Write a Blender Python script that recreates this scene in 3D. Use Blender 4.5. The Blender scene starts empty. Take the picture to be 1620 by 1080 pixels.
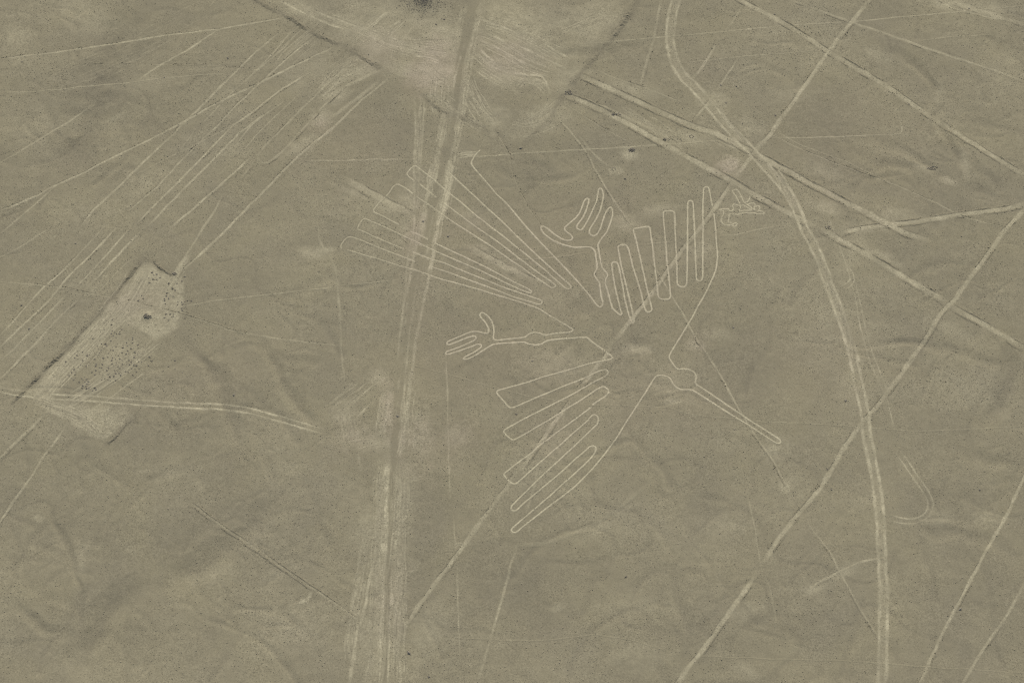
import bpy, math, random
import numpy as np

random.seed(7)
RS = np.random.RandomState(11)
S = bpy.context.scene
COL = S.collection

# ------------------------------------------------------------------ camera
TILT, DIST = math.radians(28.0), 385.0
CAM = np.array([0.0, -DIST * math.sin(TILT), DIST * math.cos(TILT)])
cd = bpy.data.cameras.new('aerial_camera')
cd.lens, cd.sensor_width, cd.clip_start, cd.clip_end = 50.0, 36.0, 1.0, 30000.0
cam = bpy.data.objects.new('aerial_camera', cd)
cam.location = CAM
cam.rotation_euler = (TILT, 0, 0)
COL.objects.link(cam)
S.camera = cam

# ------------------------------------------------------------------ light
SUN_EL, SUN_AZ = 47.0, 6.0            # azimuth measured clockwise from +Y
w = bpy.data.worlds.new('World'); S.world = w; w.use_nodes = True
nt = w.node_tree; nt.nodes.clear()
sky = nt.nodes.new('ShaderNodeTexSky'); sky.sky_type = 'NISHITA'; sky.sun_disc = False
sky.sun_elevation = math.radians(SUN_EL); sky.sun_rotation = math.radians(SUN_AZ)
sky.dust_density = 3.0
bg = nt.nodes.new('ShaderNodeBackground'); bg.inputs['Strength'].default_value = 0.09
out = nt.nodes.new('ShaderNodeOutputWorld')
nt.links.new(sky.outputs[0], bg.inputs[0]); nt.links.new(bg.outputs[0], out.inputs[0])
sl = bpy.data.lights.new('sun', 'SUN'); sl.energy = 3.0; sl.angle = math.radians(0.5); sl.color = (1.0, 0.95, 0.86)
so = bpy.data.objects.new('sun', sl); COL.objects.link(so)
so.rotation_euler = (math.radians(90 - SUN_EL), 0, math.radians(180 - SUN_AZ))
so.location = (0, 0, 200)
S.cycles.use_denoising = False; S.cycles.filter_width = 1.15
S.view_settings.view_transform = 'Standard'; S.view_settings.look = 'None'
S.view_settings.exposure = 0.0; S.view_settings.gamma = 1.0; S.view_settings.use_curve_mapping = False

# ------------------------------------------------------------------ plan helpers
FP = 1620 * 50 / 36.0
CT, ST = math.cos(TILT), math.sin(TILT)
RIGHT = np.array([1.0, 0, 0]); UP = np.array([0, CT, ST]); FWD = np.array([0, ST, -CT])

X0, X1, Y0, Y1 = -176.0, 176.0, -108.0, 140.0      # the surveyed plain, metres
GS = 0.30                                          # ground mesh step
RSZ = 0.15                                         # soil survey step
NXG, NYG = int((X1 - X0) / GS) + 1, int((Y1 - Y0) / GS) + 1
NXR, NYR = int((X1 - X0) / RSZ) + 1, int((Y1 - Y0) / RSZ) + 1

def bil(A, step, x, y):
    u = np.clip((np.asarray(x) - X0) / step, 0, A.shape[1] - 1.001); v = np.clip((np.asarray(y) - Y0) / step, 0, A.shape[0] - 1.001)
    i = u.astype(int); j = v.astype(int); fu = u - i; fv = v - j
    return (A[j, i] * (1 - fu) + A[j, i + 1] * fu) * (1 - fv) + (A[j + 1, i] * (1 - fu) + A[j + 1, i + 1] * fu) * fv

def lattice(ny, nx, step, cell, rs, cx=None):
    cx = cx or cell
    h, wd = int(ny * step / cell) + 4, int(nx * step / cx) + 4
    L = rs.uniform(-1, 1, (h, wd))
    v = np.arange(ny) * step / cell + 0.5; u = np.arange(nx) * step / cx + 0.5
    j, i = v.astype(int), u.astype(int); fv, fu = v - j, u - i
    fv = (fv * fv * (3 - 2 * fv))[:, None]; fu = (fu * fu * (3 - 2 * fu))[None, :]
    a, b = L[np.ix_(j, i)], L[np.ix_(j, i + 1)]; c, d = L[np.ix_(j + 1, i)], L[np.ix_(j + 1, i + 1)]
    return (a * (1 - fu) + b * fu) * (1 - fv) + (c * (1 - fu) + d * fu) * fv

HG = np.zeros((NYG, NXG))
def at(px, py):
    """point of the photograph -> point (x, y) of the plain"""
    px, py = np.asarray(px, float), np.asarray(py, float)
    d = (RIGHT[None] * (px - 810)[:, None] + UP[None] * (540 - py)[:, None] + FWD[None] * FP)
    z = np.zeros(len(px))
    for _ in range(3):
        t = (z - CAM[2]) / d[:, 2]
        x, y = CAM[0] + d[:, 0] * t, CAM[1] + d[:, 1] * t
        z = bil(HG, GS, x, y)
    return np.stack([x, y], 1)

def mpp(px, py):
    a = at([px, px + 10], [py, py]); return float(np.hypot(*(a[1] - a[0]))) / 10

def P(s, ox=0, oy=0, k=1.0):
    """'x,y x,y' survey notes taken on an enlarged sheet (origin ox,oy, enlargement k)"""
    a = np.array([[float(v) for v in q.split(',')] for q in s.split()])
    return a / k + np.array([ox, oy])
def cat(*a): return np.concatenate(a, 0)

def dense(p, maxlen):
    o = [p[0]]
    for a, b in zip(p[:-1], p[1:]):
        n = max(1, int(math.ceil(np.hypot(*(b - a)) / maxlen)))
        for i in range(1, n + 1): o.append(a + (b - a) * i / n)
    return np.array(o)
def chaikin(p, n=2):
    for _ in range(n):
        a, b = p[:-1], p[1:]
        q = np.empty((2 * len(a), 2)); q[0::2] = a * .75 + b * .25; q[1::2] = a * .25 + b * .75
        p = cat(p[:1], q, p[-1:])
    return p
def catmull(p, n=6):
    if len(p) < 3: return p
    e = cat(p[:1] * 2 - p[1:2], p, p[-1:] * 2 - p[-2:-1]); o = []
    for i in range(1, len(e) - 2):
        a, b, c, d = e[i - 1], e[i], e[i + 1], e[i + 2]
        for t in np.arange(n) / n:
            o.append(.5 * ((2 * b) + (c - a) * t + (2 * a - 5 * b + 4 * c - d) * t * t + (3 * b - a - 3 * c + d) * t ** 3))
    o.append(p[-1]); return np.array(o)
def resample(p, step):
    s = np.r_[0, np.cumsum(np.hypot(*np.diff(p, axis=0).T))]
    n = max(2, int(s[-1] / step) + 1); t = np.linspace(0, s[-1], n)
    return np.stack([np.interp(t, s, p[:, 0]), np.interp(t, s, p[:, 1])], 1)
def path(px, mode='line', step=0.5, wob=0.10, extend=None):
    if mode == 'curve': px = catmull(px)
    elif mode == 'glyph': px = chaikin(dense(px, 7.0), 2)
    else: px = chaikin(dense(px, 20.0), 1)
    p = resample(at(px[:, 0], px[:, 1]), step)
    if wob:
        n = len(p); k = max(2, int(n * step / 3.0) + 2)
        f = np.interp(np.linspace(0, k - 1, n), np.arange(k), RS.normal(0, wob, k))
        p = p + normals(p) * f[:, None]
    return p
def normals(p):
    t = np.gradient(p, axis=0); t /= np.maximum(np.hypot(t[:, 0], t[:, 1]), 1e-9)[:, None]
    return np.stack([-t[:, 1], t[:, 0]], 1)

# ------------------------------------------------------------------ soil survey: pale (bared soil), dark (varnished stones, wash tone, shadow edging painted beside lines), smooth (compacted), pink
PALE = np.zeros((NYR, NXR), np.float32); DARK = np.zeros_like(PALE); SMOOTH = np.zeros_like(PALE); PINK = np.zeros_like(PALE)
XR = X0 + np.arange(NXR) * RSZ; YR = Y0 + np.arange(NYR) * RSZ
def win(xa, xb, ya, yb):
    i0, i1 = max(0, int((xa - X0) / RSZ)), min(NXR, int((xb - X0) / RSZ) + 2)
    j0, j1 = max(0, int((ya - Y0) / RSZ)), min(NYR, int((yb - Y0) / RSZ) + 2)
    return i0, i1, j0, j1
def stroke(A, p, hw, v, soft=0.5, var=0.25, mode='max', rag=0.0):
    """soil of value v along path p, half-width hw (m), fading over soft*hw"""
    n = len(p); hw = np.broadcast_to(np.asarray(hw, float), (n,)); v = np.broadcast_to(np.asarray(v, float), (n,))
    ph = RS.rand() * 9
    m = 1 + var * np.interp(np.arange(n), np.arange(-4, n + 5, 4), RS.normal(0, .6, len(np.arange(-4, n + 5, 4))))
    c = 8
    for a in range(0, n - 1, c):
        b = min(n, a + c + 1); q = p[a:b]; R = hw[a:b].max() * 1.6 * (1 + soft)
        i0, i1, j0, j1 = win(q[:, 0].min() - R, q[:, 0].max() + R, q[:, 1].min() - R, q[:, 1].max() + R)
        if i1 <= i0 or j1 <= j0: continue
        gx, gy = np.meshgrid(XR[i0:i1], YR[j0:j1])
        best = np.zeros(gx.shape)
        for k in range(len(q) - 1):
            d = q[k + 1] - q[k]; L2 = d @ d + 1e-12
            t = np.clip(((gx - q[k, 0]) * d[0] + (gy - q[k, 1]) * d[1]) / L2, 0, 1)
            dist = np.hypot(gx - q[k, 0] - t * d[0], gy - q[k, 1] - t * d[1])
            h = hw[a + k] * m[a + k]
            e = np.clip((h * (1 + soft * .5) - dist) / max(h * soft, .05), 0, 1)
            best = np.maximum(best, v[a + k] * e)
        if rag: best = best * np.clip(1 + rag * NF[j0:j1, i0:i1], .1, 1.7)
        sub = A[j0:j1, i0:i1]
        if mode == 'max': np.maximum(sub, best, out=sub)
        else: sub -= np.minimum(sub, best)
def blob(A, px, py, rx, ry, v, rot=0, rag=0.5):
    c = at([px], [py])[0]; m = mpp(px, py); rx *= m; ry *= m * 1.12; R = max(rx, ry) * 1.5
    i0, i1, j0, j1 = win(c[0] - R, c[0] + R, c[1] - R, c[1] + R)
    if i1 <= i0 or j1 <= j0: return
    gx, gy = np.meshgrid(XR[i0:i1] - c[0], YR[j0:j1] - c[1]); a = math.radians(rot)
    u = (gx * math.cos(a) + gy * math.sin(a)) / rx; q = (-gx * math.sin(a) + gy * math.cos(a)) / ry
    r = np.hypot(u, q) + rag * NZ[j0:j1, i0:i1]
    A[j0:j1, i0:i1] = np.maximum(A[j0:j1, i0:i1], v * np.clip(1.25 - r, 0, 1) ** 1.2)
def inpoly(poly, gx, gy):
    c = np.zeros(gx.shape, bool); d = np.full(gx.shape, 1e9); n = len(poly)
    for i in range(n):
        a, b = poly[i], poly[(i + 1) % n]
        if a[1] != b[1]:
            k = ((a[1] > gy) != (b[1] > gy)) & (gx < (b[0] - a[0]) * (gy - a[1]) / (b[1] - a[1]) + a[0]); c ^= k
        e = b - a; t = np.clip(((gx - a[0]) * e[0] + (gy - a[1]) * e[1]) / (e @ e + 1e-9), 0, 1)
        d = np.minimum(d, np.hypot(gx - a[0] - t * e[0], gy - a[1] - t * e[1]))
    return np.where(c, d, -d)
NZ = (lattice(NYR, NXR, RSZ, 6.0, RS) * .5 + lattice(NYR, NXR, RSZ, 2.2, RS) * .35 + lattice(NYR, NXR, RSZ, .8, RS) * .25).astype(np.float32)
NF = (lattice(NYR, NXR, RSZ, .5, RS) * .8 + lattice(NYR, NXR, RSZ, 1.5, RS) * .8).astype(np.float32)
NB = (lattice(NYR, NXR, RSZ, 28.0, RS) * .6 + lattice(NYR, NXR, RSZ, 11.0, RS) * .45).astype(np.float32)

# ------------------------------------------------------------------ relief of the plain: swells and dry washes
T1, T2, T3 = (0, 0, 3), (540, 0, 3), (1080, 0, 3)
T4, T5, T6 = (0, 360, 3), (540, 360, 3), (1080, 360, 3)
T7, T8, T9 = (0, 720, 3), (540, 720, 3), (1080, 720, 3)
WASH = [  # path, half width px, depth m, dark tone
 (P('880,500 940,620 1030,700 1080,840 1110,950 1150,1080', *T4), 8, .42, .55), (P('385,720 388,745 380,790', ), 6, .25, .35),
 (P('1180,500 1300,620 1340,740 1430,850 1550,980', *T4), 6, .35, .5), (P('1420,430 1400,540 1340,620', *T4), 5, .26, .4), (P('1380,700 1440,790 1430,850', *T4), 6, .28, .45),
 (P('720,850 800,920 850,1000 830,1080', *T4), 5, .3, .4), (P('960,890 1020,980 1060,1050', *T4), 6, .2, .3),
 (P('240,120 280,200 250,330 330,460 370,600 390,740 350,1000', *T7), 5, .32, .35), (P('100,450 120,560 180,700', *T7), 5, .26, .3),
 (P('700,610 560,680 480,800 400,950 350,1080', *T7), 13, .75, .55), (P('1330,170 1200,330 1050,450 900,560 700,610', *T7), 12, .5, .45),
 (P('980,130 990,170 960,240', *T7), 5, .35, .5), (P('570,130 580,300 600,390', *T7), 4, .2, .25),
 (P('0,690 160,780 250,840 380,830', *T7), 6, .3, .3), (P('1350,650 1310,710 1400,800 1480,850', *T7), 5, .3, .3), (P('1000,760 1130,720 1250,735 1400,740', *T7), 4, .25, .25),
 (P('187,20 160,133 143,200 93,270'), 22, 1.0, .6), (P('260,40 215,90 165,150'), 14, .5, .4), (P('330,20 270,60 190,110'), 10, .3, .3),
 (P('60,150 90,215 60,300 20,350'), 9, .35, .3),
 (P('1540,480 1560,620 1540,760 1480,890 1420,950', *T6), 11, .6, .5), (P('850,540 1100,545 1300,580 1450,640 1600,700', *T6), 6, .3, .35),
 (P('1500,420 1290,600 1300,640', *T6), 5, .2, .25),
 (P('1070,866 1068,900 1070,945 1090,1000 1080,1080'), 6, .3, .35), (P('1110,860 1080,885'), 5, .2, .25),
 (P('960,235 1060,270 1150,350 1195,430 1215,570 1270,690 1330,780 1335,850', *T3), 6, .5, .4), (P('870,640 1080,740 1240,850', *T3), 6, .35, .3),
 (P('800,720 950,775 1140,795 1210,790', *T3), 6, .3, .35), (P('1450,130 1500,220 1560,290', *T3), 7, .35, .3), (P('1280,880 1460,930 1540,1000', *T3), 7, .3, .3),
 (P('1300,560 1450,600 1620,640', *T3), 6, .22, .25), (P('330,290 470,350 560,400', *T3), 5, .25, .25),
 (P('830,860 960,860 1060,850 1180,815', *T2), 4, .22, .3), (P('800,790 830,860 880,940', *T2), 5, .15, .2),
 (P('960,560 975,556 1010,546 1030,556 1045,575'), 6, .35, .25), (P('1300,690 1500,740 1620,770', *T5), 6, .2, .2),
 (P('560,1080 640,1000 730,985', *T7), 6, .2, .25), (P('120,690 128,720 118,760'), 4, .2, .25), (P('330,560 400,545 470,575 540,560'), 5, .18, .2),
 (P('640,430 560,455 520,440 470,462 400,470'), 5, .15, .15), (P('850,90 980,80 1040,60'), 6, .2, .2),
 (P('1430,800 1470,840 1540,850 1620,880'), 7, .3, .25), (P('1490,700 1560,730 1620,735'), 7, .3, .3),
]
swell = lattice(NYG, NXG, GS, 60, RS) * .55 + lattice(NYG, NXG, GS, 24, RS) * .30 + lattice(NYG, NXG, GS, 9, RS, 11) * .15
fine = lattice(NYG, NXG, GS, 3.4, RS, 4) * .040 + lattice(NYG, NXG, GS, 1.7, RS, 1.9) * .024 + lattice(NYG, NXG, GS, .9, RS) * .017
WZ = np.zeros_like(PALE)
washp = []
for px, hw, dep, tone in WASH:
    p = path(px, 'curve', 1.0, .35); m = mpp(*px[len(px) // 2])
    taper = np.minimum(1, np.minimum(np.arange(len(p)), np.arange(len(p))[::-1]) / 10.0)
    stroke(WZ, p, hw * m * 1.25, dep * 1.1 * taper, soft=1.3, var=.4)
    washp.append((p, hw * m, tone * taper))
gxs = X0 + np.arange(NXG) * GS; gys = Y0 + np.arange(NYG) * GS
GX, GY = np.meshgrid(gxs, gys)
# side rills feeding the washes
for p, hw, tone in list(washp):
    n_ = normals(p); Ln = len(p)
    for k in range(int(Ln / 14) + 1):
        i = RS.randint(0, Ln); sd = RS.choice([-1, 1]); t = p[max(0, i - 3)] - p[min(Ln - 1, i + 3)]; t = t / (np.hypot(*t) + 1e-6)
        a = math.atan2(t[1], t[0]) + sd * RS.uniform(.4, 1.0); q_ = [p[i]]
        for s_ in range(RS.randint(6, 16)):
            a += RS.normal(0, .28); q_.append(q_[-1] + 1.6 * np.array([math.cos(a), math.sin(a)]))
        q_ = resample(chaikin(np.array(q_), 2), .8); tp = np.linspace(1, .2, len(q_))
        stroke(WZ, q_, .55, .13 * tp, soft=1.4, var=.4); washp.append((q_, .45, .22 * tp))
# branching drainage veins between the traced washes
def vein(p0, a, n, hw, dep, tone, lev):
    q_ = [p0]
    for s_ in range(n):
        a += RS.normal(0, .22); q_.append(q_[-1] + 2.0 * np.array([math.cos(a), math.sin(a)]))
        if lev < 2 and s_ > 2 and RS.rand() < .17: vein(q_[-1], a + RS.choice([-1, 1]) * RS.uniform(.5, 1.0), int(n * RS.uniform(.3, .6)) + 3, hw * .7, dep * .7, tone * .75, lev + 1)
    q_ = resample(chaikin(np.array(q_), 2), .9); tp = np.linspace(1, .15, len(q_))
    stroke(WZ, q_, hw * (.4 + .6 * tp), dep * tp, soft=1.4, var=.45); washp.append((q_, hw * .7 * (.4 + .6 * tp), tone * tp))
for vx, vy, an, n in ((60,1060,80,22),(200,1075,70,26),(330,1080,60,26),(470,1080,110,22),(20,900,60,18),(150,860,75,18),(290,870,70,20),(430,840,95,16),(520,860,100,14),(40,760,70,14),(240,760,60,14),
   (470,700,110,16),(350,560,80,12),(540,560,100,14),(60,330,70,14),(150,290,60,18),(330,230,80,12),(30,200,50,16),(120,90,80,12),(280,150,60,12),(700,1040,100,16),(800,930,80,16),(900,1070,95,22),(1000,950,60,18),(1150,1060,80,20),
   (1250,1010,110,18),(1060,770,75,18),(930,760,120,12),(760,760,80,14),(1180,620,60,14),(1250,480,80,18),(1450,640,70,18),(1540,720,100,20),(1480,950,80,18),(1590,1060,100,22),(1330,1070,90,18),(1440,440,60,14),(1590,560,110,14),
   (1350,300,60,12),(1480,360,80,14),(1580,300,110,16),(1260,140,70,10),(1450,60,60,10),(1560,160,100,14),(820,320,60,10),(870,270,150,10),(600,480,90,12),(730,470,70,10),(880,560,50,10)):
    vein(at([vx], [vy])[0], math.radians(an), n, RS.uniform(.7, 1.3), RS.uniform(.14, .26), RS.uniform(.28, .5), 0)
wz = bil(WZ, RSZ, GX, GY)
# a web of shallow rills
def rills(cell, cx, sig, rs):
    wp = lattice(NYG, NXG, GS, cell * .8, rs) * .35
    a = lattice(NYG, NXG, GS, cell, rs, cx) + .45 * lattice(NYG, NXG, GS, cell * .45, rs, cx * .5) + wp * .3
    m = np.clip(lattice(NYG, NXG, GS, cell * 2.6, rs) * 1.6 + .45, 0, 1)
    return np.exp(-(a / sig) ** 2) * m
RILL = rills(15, 15, .075, RS) + .7 * rills(28, 26, .05, RS)
HG[:] = swell + fine - .075 * RILL - wz * (.85 + .15 * lattice(NYG, NXG, GS, 3, RS))
# a low stony mound at the far edge of the great trapezoid, and one in the walled field
for mx, my, r, h in ((672, -4, 44, 1.1), (233, 499, 11, .45)):
    c = at([mx], [my])[0]; r *= mpp(mx, my)
    HG += h * np.exp(-(((GX - c[0]) ** 2 + ((GY - c[1]) / .8) ** 2) / (r * .62) ** 2))
DARK += np.clip(.17 * bil(RILL, GS, *np.meshgrid(XR, YR)), 0, .3).astype(np.float32)
for p, hw, tone in washp: stroke(DARK, p, hw * .85, tone * .52, soft=1.7, var=.4)

# ------------------------------------------------------------------ broad soil tone
NS = (lattice(NYR, NXR, RSZ, 1.6, RS, 7.0) * .5 + lattice(NYR, NXR, RSZ, 3.5, RS, 15) * .5).astype(np.float32)
PALE += np.clip(NB * .15 + NS * .05 + .015, 0, .16) * (1 + 1.2 * NZ)
DARK += np.clip(-NB * .22 - NS * .05 - .02, 0, .24)
PATCH = [(190,565,52,34,.22,48),(610,20,110,30,.3,-15),  # x, y, rx, ry, strength, rotation
 (480,20,60,26,.35,-25),(600,60,90,48,.42,-25),(560,40,60,30,.4,-30),(700,60,60,70,.4,0),(830,60,110,70,.36,-20),(920,40,80,50,.3,30),(690,115,42,38,.5,0),
 (800,110,60,40,.4,-25),(860,190,50,26,.36,30),(770,180,30,50,.3,40),(900,120,40,24,.28,20),(640,110,46,22,.42,-25),
 (130,655,30,14,.3,-25),
 (570,112,40,16,.45,35),(505,190,24,20,.45,30),(480,230,40,14,.3,40),(535,150,26,12,.4,40),
 (650,330,24,90,.28,-8),(672,345,14,40,.45,-10),(660,400,18,20,.35,0),(615,640,16,46,.45,8),(600,600,20,20,.28,40),(560,690,50,24,.4,-10),(550,660,24,30,.35,0),(668,690,26,50,.3,6),(720,690,26,24,.26,0),(590,700,40,14,.38,0),
 (610,770,22,46,.35,0),(640,790,20,60,.3,2),(580,850,26,60,.25,8),(620,900,34,90,.26,2),(600,1000,44,80,.3,4),(680,1010,40,60,.24,0),
 (1155,262,24,18,.42,30),(1130,160,26,20,.3,30),(1190,200,30,20,.26,0),(1000,140,40,14,.3,-20),(1080,215,40,14,.36,-24),(995,245,16,12,.5,0),(972,270,14,9,.5,0),(1094,216,12,8,.45,0),
 (1040,330,40,12,.3,15),(990,355,30,20,.25,0),(1110,395,24,20,.2,0),(955,440,20,40,.2,0),(1130,530,40,12,.22,0),(1100,545,20,14,.28,0),(1010,552,26,8,.34,-8),(1060,600,60,40,.18,0),(1065,635,20,9,.34,0),
 (1300,330,40,14,.3,-20),(1365,360,50,14,.28,5),(1420,340,40,16,.24,-20),(1300,270,50,16,.22,-25),(1250,150,40,20,.16,0),(1410,143,14,10,.4,0),(1390,90,30,12,.25,-30),(1485,150,12,30,.28,-10),(1527,262,8,30,.34,0),(1500,285,14,7,.4,-20),(1460,265,22,8,.36,-10),
 (1500,4,60,16,.42,-14),(1570,12,50,12,.3,-10),(1380,400,60,10,.3,-30),(1345,400,20,60,.22,-20),(1500,520,60,14,.22,-30),(1350,600,30,60,.2,-14),
 (1225,712,24,24,.32,-45),(1245,768,14,14,.4,0),(1150,700,40,14,.16,0),(1190,960,36,14,.22,25),(1330,905,34,10,.36,20),(1290,930,24,10,.3,30),(1180,1060,24,12,.26,-30),(1560,820,30,14,.2,0),(1480,820,40,14,.16,0),
 (500,110,60,50,.2,30),(140,25,90,30,.24,-30),(150,40,40,14,.26,25),(60,200,50,70,.16,0),(230,130,40,18,.16,20),(30,60,36,26,.24,-40),(185,185,22,5,.32,30),(500,400,30,12,.3,0),(520,395,14,5,.45,0),
 (60,530,60,30,.14,40),(345,905,40,16,.2,10),(430,910,44,14,.18,0),(270,745,30,18,.26,20),(235,745,30,4,.28,0),(130,880,12,30,.2,0),(470,970,50,24,.16,0),(480,950,12,4,.6,30),(490,943,4,9,.7,-20),(205,872,10,8,.2,0),(60,820,10,5,.3,-10),
 (890,575,60,30,.2,0),(870,690,40,40,.22,40),(830,760,40,30,.14,0),(985,820,50,50,.12,40),(960,830,60,14,.2,24),(1150,830,40,20,.12,0),(1000,960,60,24,.14,0),(880,960,14,8,.3,20),(730,860,18,4,.4,0),(1010,1030,60,30,.14,0),
 (560,305,40,9,.32,-28),(615,330,40,12,.34,-28),(640,360,22,10,.3,-20),(770,400,36,10,.3,-28),(810,425,40,10,.34,-28),(740,340,30,22,.22,-20),(860,470,40,20,.12,0),
]
for q in PATCH: blob(PALE, *q[:4], q[4] * .95, *q[5:])
for q in ((130,130,120,110,.16,30),(60,250,90,60,.1,0),(1480,170,150,110,.13,20),(1560,430,90,120,.14,0),(330,860,120,70,.1,20),(700,480,70,60,.08,0),(1420,620,80,60,.08,0),(640,200,40,50,.1,0),(600,180,60,40,.12,0),(870,190,60,20,.14,-20),(700,240,16,10,.25,0),(1010,900,120,60,.06,0),(230,1010,120,50,.1,0)): blob(DARK, *q)
for q in ((690,100,50,60,.8,0),(660,130,30,30,.9,0),(800,90,70,40,.6,-20),(600,80,60,40,.5,-20),(655,370,22,60,.9,-8),(615,640,22,60,.8,8),(690,700,70,60,.6,0),(720,690,60,40,.6,0),(1150,262,30,20,.9,0),
          (1100,540,40,30,.6,0),(990,320,60,40,.5,0),(505,200,30,20,.8,0),(850,580,90,70,.4,0),(1010,400,80,40,.4,0),(560,690,50,40,.5,0),(200,480,60,30,.4,0),(1115,110,40,30,.3,0),(740,360,60,40,.5,0),(870,680,60,40,.5,0),(620,950,30,60,.4,0),(900,420,260,150,.5,0),(760,560,200,90,.45,0),(1000,620,240,90,.35,0),(660,480,40,200,.4,6),(1350,250,200,120,.35,20),(560,240,120,80,.3,0),(330,600,140,60,.3,20),(1300,560,160,90,.3,0)): blob(PINK, *q)

# ------------------------------------------------------------------ materials
def desert_material(name, ground, pale, pale2, dark, speck=1.0, bump=0.5):
    m = bpy.data.materials.new(name); m.use_nodes = True
    t = m.node_tree; N = t.nodes; L = t.links; N.clear()
    def new(k, **kw):
        n = N.new(k)
        for a, b in kw.items(): setattr(n, a, b)
        return n
    def math_(op, a, b=None, c=None, clamp=False):
        n = new('ShaderNodeMath', operation=op, use_clamp=clamp)
        for i, v in enumerate((a, b, c)):
            if v is None: continue
            if isinstance(v, (int, float)): n.inputs[i].default_value = v
            else: L.new(v, n.inputs[i])
        return n.outputs[0]
    def mix(f, a, b, blend='MIX'):
        n = new('ShaderNodeMix', data_type='RGBA', blend_type=blend)
        if isinstance(f, (int, float)): n.inputs[0].default_value = f
        else: L.new(f, n.inputs[0])
        for i, v in ((6, a), (7, b)):
            if isinstance(v, tuple): n.inputs[i].default_value = (*v, 1)
            else: L.new(v, n.inputs[i])
        return n.outputs[2]
    def noise(scale, det=2.0, rough=.55, dist=0.0, vec=None):
        n = new('ShaderNodeTexNoise'); n.inputs['Scale'].default_value = scale; n.inputs['Detail'].default_value = det
        n.inputs['Roughness'].default_value = rough; n.inputs['Distortion'].default_value = dist
        L.new(vec or geo.outputs['Position'], n.inputs['Vector']); return n.outputs['Fac']
    geo = new('ShaderNodeNewGeometry')
    at_ = new('ShaderNodeAttribute', attribute_name='soil'); sep = new('ShaderNodeSeparateColor'); L.new(at_.outputs['Color'], sep.inputs[0])
    pal, drk, smo, pnk = sep.outputs[0], sep.outputs[1], sep.outputs[2], at_.outputs['Alpha']
    n1 = noise(2.4, 3, .62); n2 = noise(.42, 3, .6); n3 = noise(.05, 4, .55, .6); n4 = noise(5.5, 2, .6); nd = noise(1.3, 2, .5)
    g2 = tuple(c * k for c, k in zip(ground, (.93, .93, .95)))
    c = mix(math_('MULTIPLY_ADD', n3, 2.2, -.6, True), tuple(c * k for c, k in zip(ground, (1.05, 1.045, 1.01))), g2)
    rough = math_('SUBTRACT', 1.0, smo, None, True)
    a = math_('MULTIPLY', math_('SUBTRACT', n1, .5), .8 * speck); b = math_('MULTIPLY', math_('SUBTRACT', n2, .5), .26); d = math_('MULTIPLY', math_('SUBTRACT', n4, .5), .55 * speck)
    nr_ = noise(.11, 3, .6, .4); rgh = math_('MULTIPLY_ADD', math_('SUBTRACT', nr_, .5), 3.0, .95)
    rgh = math_('MAXIMUM', rgh, .35)
    amp = math_('MULTIPLY_ADD', math_('ADD', math_('MULTIPLY', math_('ADD', a, d), rgh), b), math_('MULTIPLY_ADD', rough, .75, .25), 1.0)
    pf = math_('MULTIPLY', pal, math_('MULTIPLY_ADD', math_('SUBTRACT', math_('ADD', math_('MULTIPLY', n1, .5), math_('ADD', math_('MULTIPLY', n4, .25), math_('MULTIPLY', n2, .25))), .5), 2.6, 1.0), None, True)
    pc = mix(pnk, pale, pale2)
    c = mix(math_('MULTIPLY', pnk, .45), c, tuple(c_ * k for c_, k in zip(ground, (1.07, 1.0, 1.02))))
    c = mix(pf, c, pc)
    df = math_('MULTIPLY', drk, math_('MULTIPLY_ADD', math_('SUBTRACT', nd, .5), 1.6, 1.0), None, True)
    c = mix(df, c, dark)
    # single darker pebbles too small to model
    vo = new('ShaderNodeTexVoronoi', feature='F1'); vo.inputs['Scale'].default_value = 1.15; L.new(geo.outputs['Position'], vo.inputs['Vector'])
    sepc = new('ShaderNodeSeparateColor'); L.new(vo.outputs['Color'], sepc.inputs[0])
    peb = math_('MULTIPLY', math_('LESS_THAN', vo.outputs['Distance'], .15), math_('GREATER_THAN', sepc.outputs[0], .72))
    peb = math_('MULTIPLY', math_('MULTIPLY', peb, .24 * speck), rough)
    c = mix(peb, c, dark)
    vm = new('ShaderNodeVectorMath', operation='SCALE'); L.new(c, vm.inputs[0]); L.new(amp, vm.inputs['Scale'])
    bs = new('ShaderNodeBsdfPrincipled'); bs.inputs['Roughness'].default_value = .95; bs.inputs['Specular IOR Level'].default_value = .1
    L.new(vm.outputs[0], bs.inputs['Base Color'])
    bp = new('ShaderNodeBump'); bp.inputs['Strength'].default_value = bump; bp.inputs['Distance'].default_value = .12
    L.new(math_('ADD', math_('MULTIPLY', n1, .7), math_('MULTIPLY', n4, .35)), bp.inputs['Height']); L.new(bp.outputs[0], bs.inputs['Normal'])
    o = new('ShaderNodeOutputMaterial'); L.new(bs.outputs[0], o.inputs[0]); return m
GROUND = (.2555, .2318, .1565)
SOIL = desert_material('desert_soil', GROUND, (.468, .428, .290), (.475, .412, .308), (.150, .136, .100))

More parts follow.
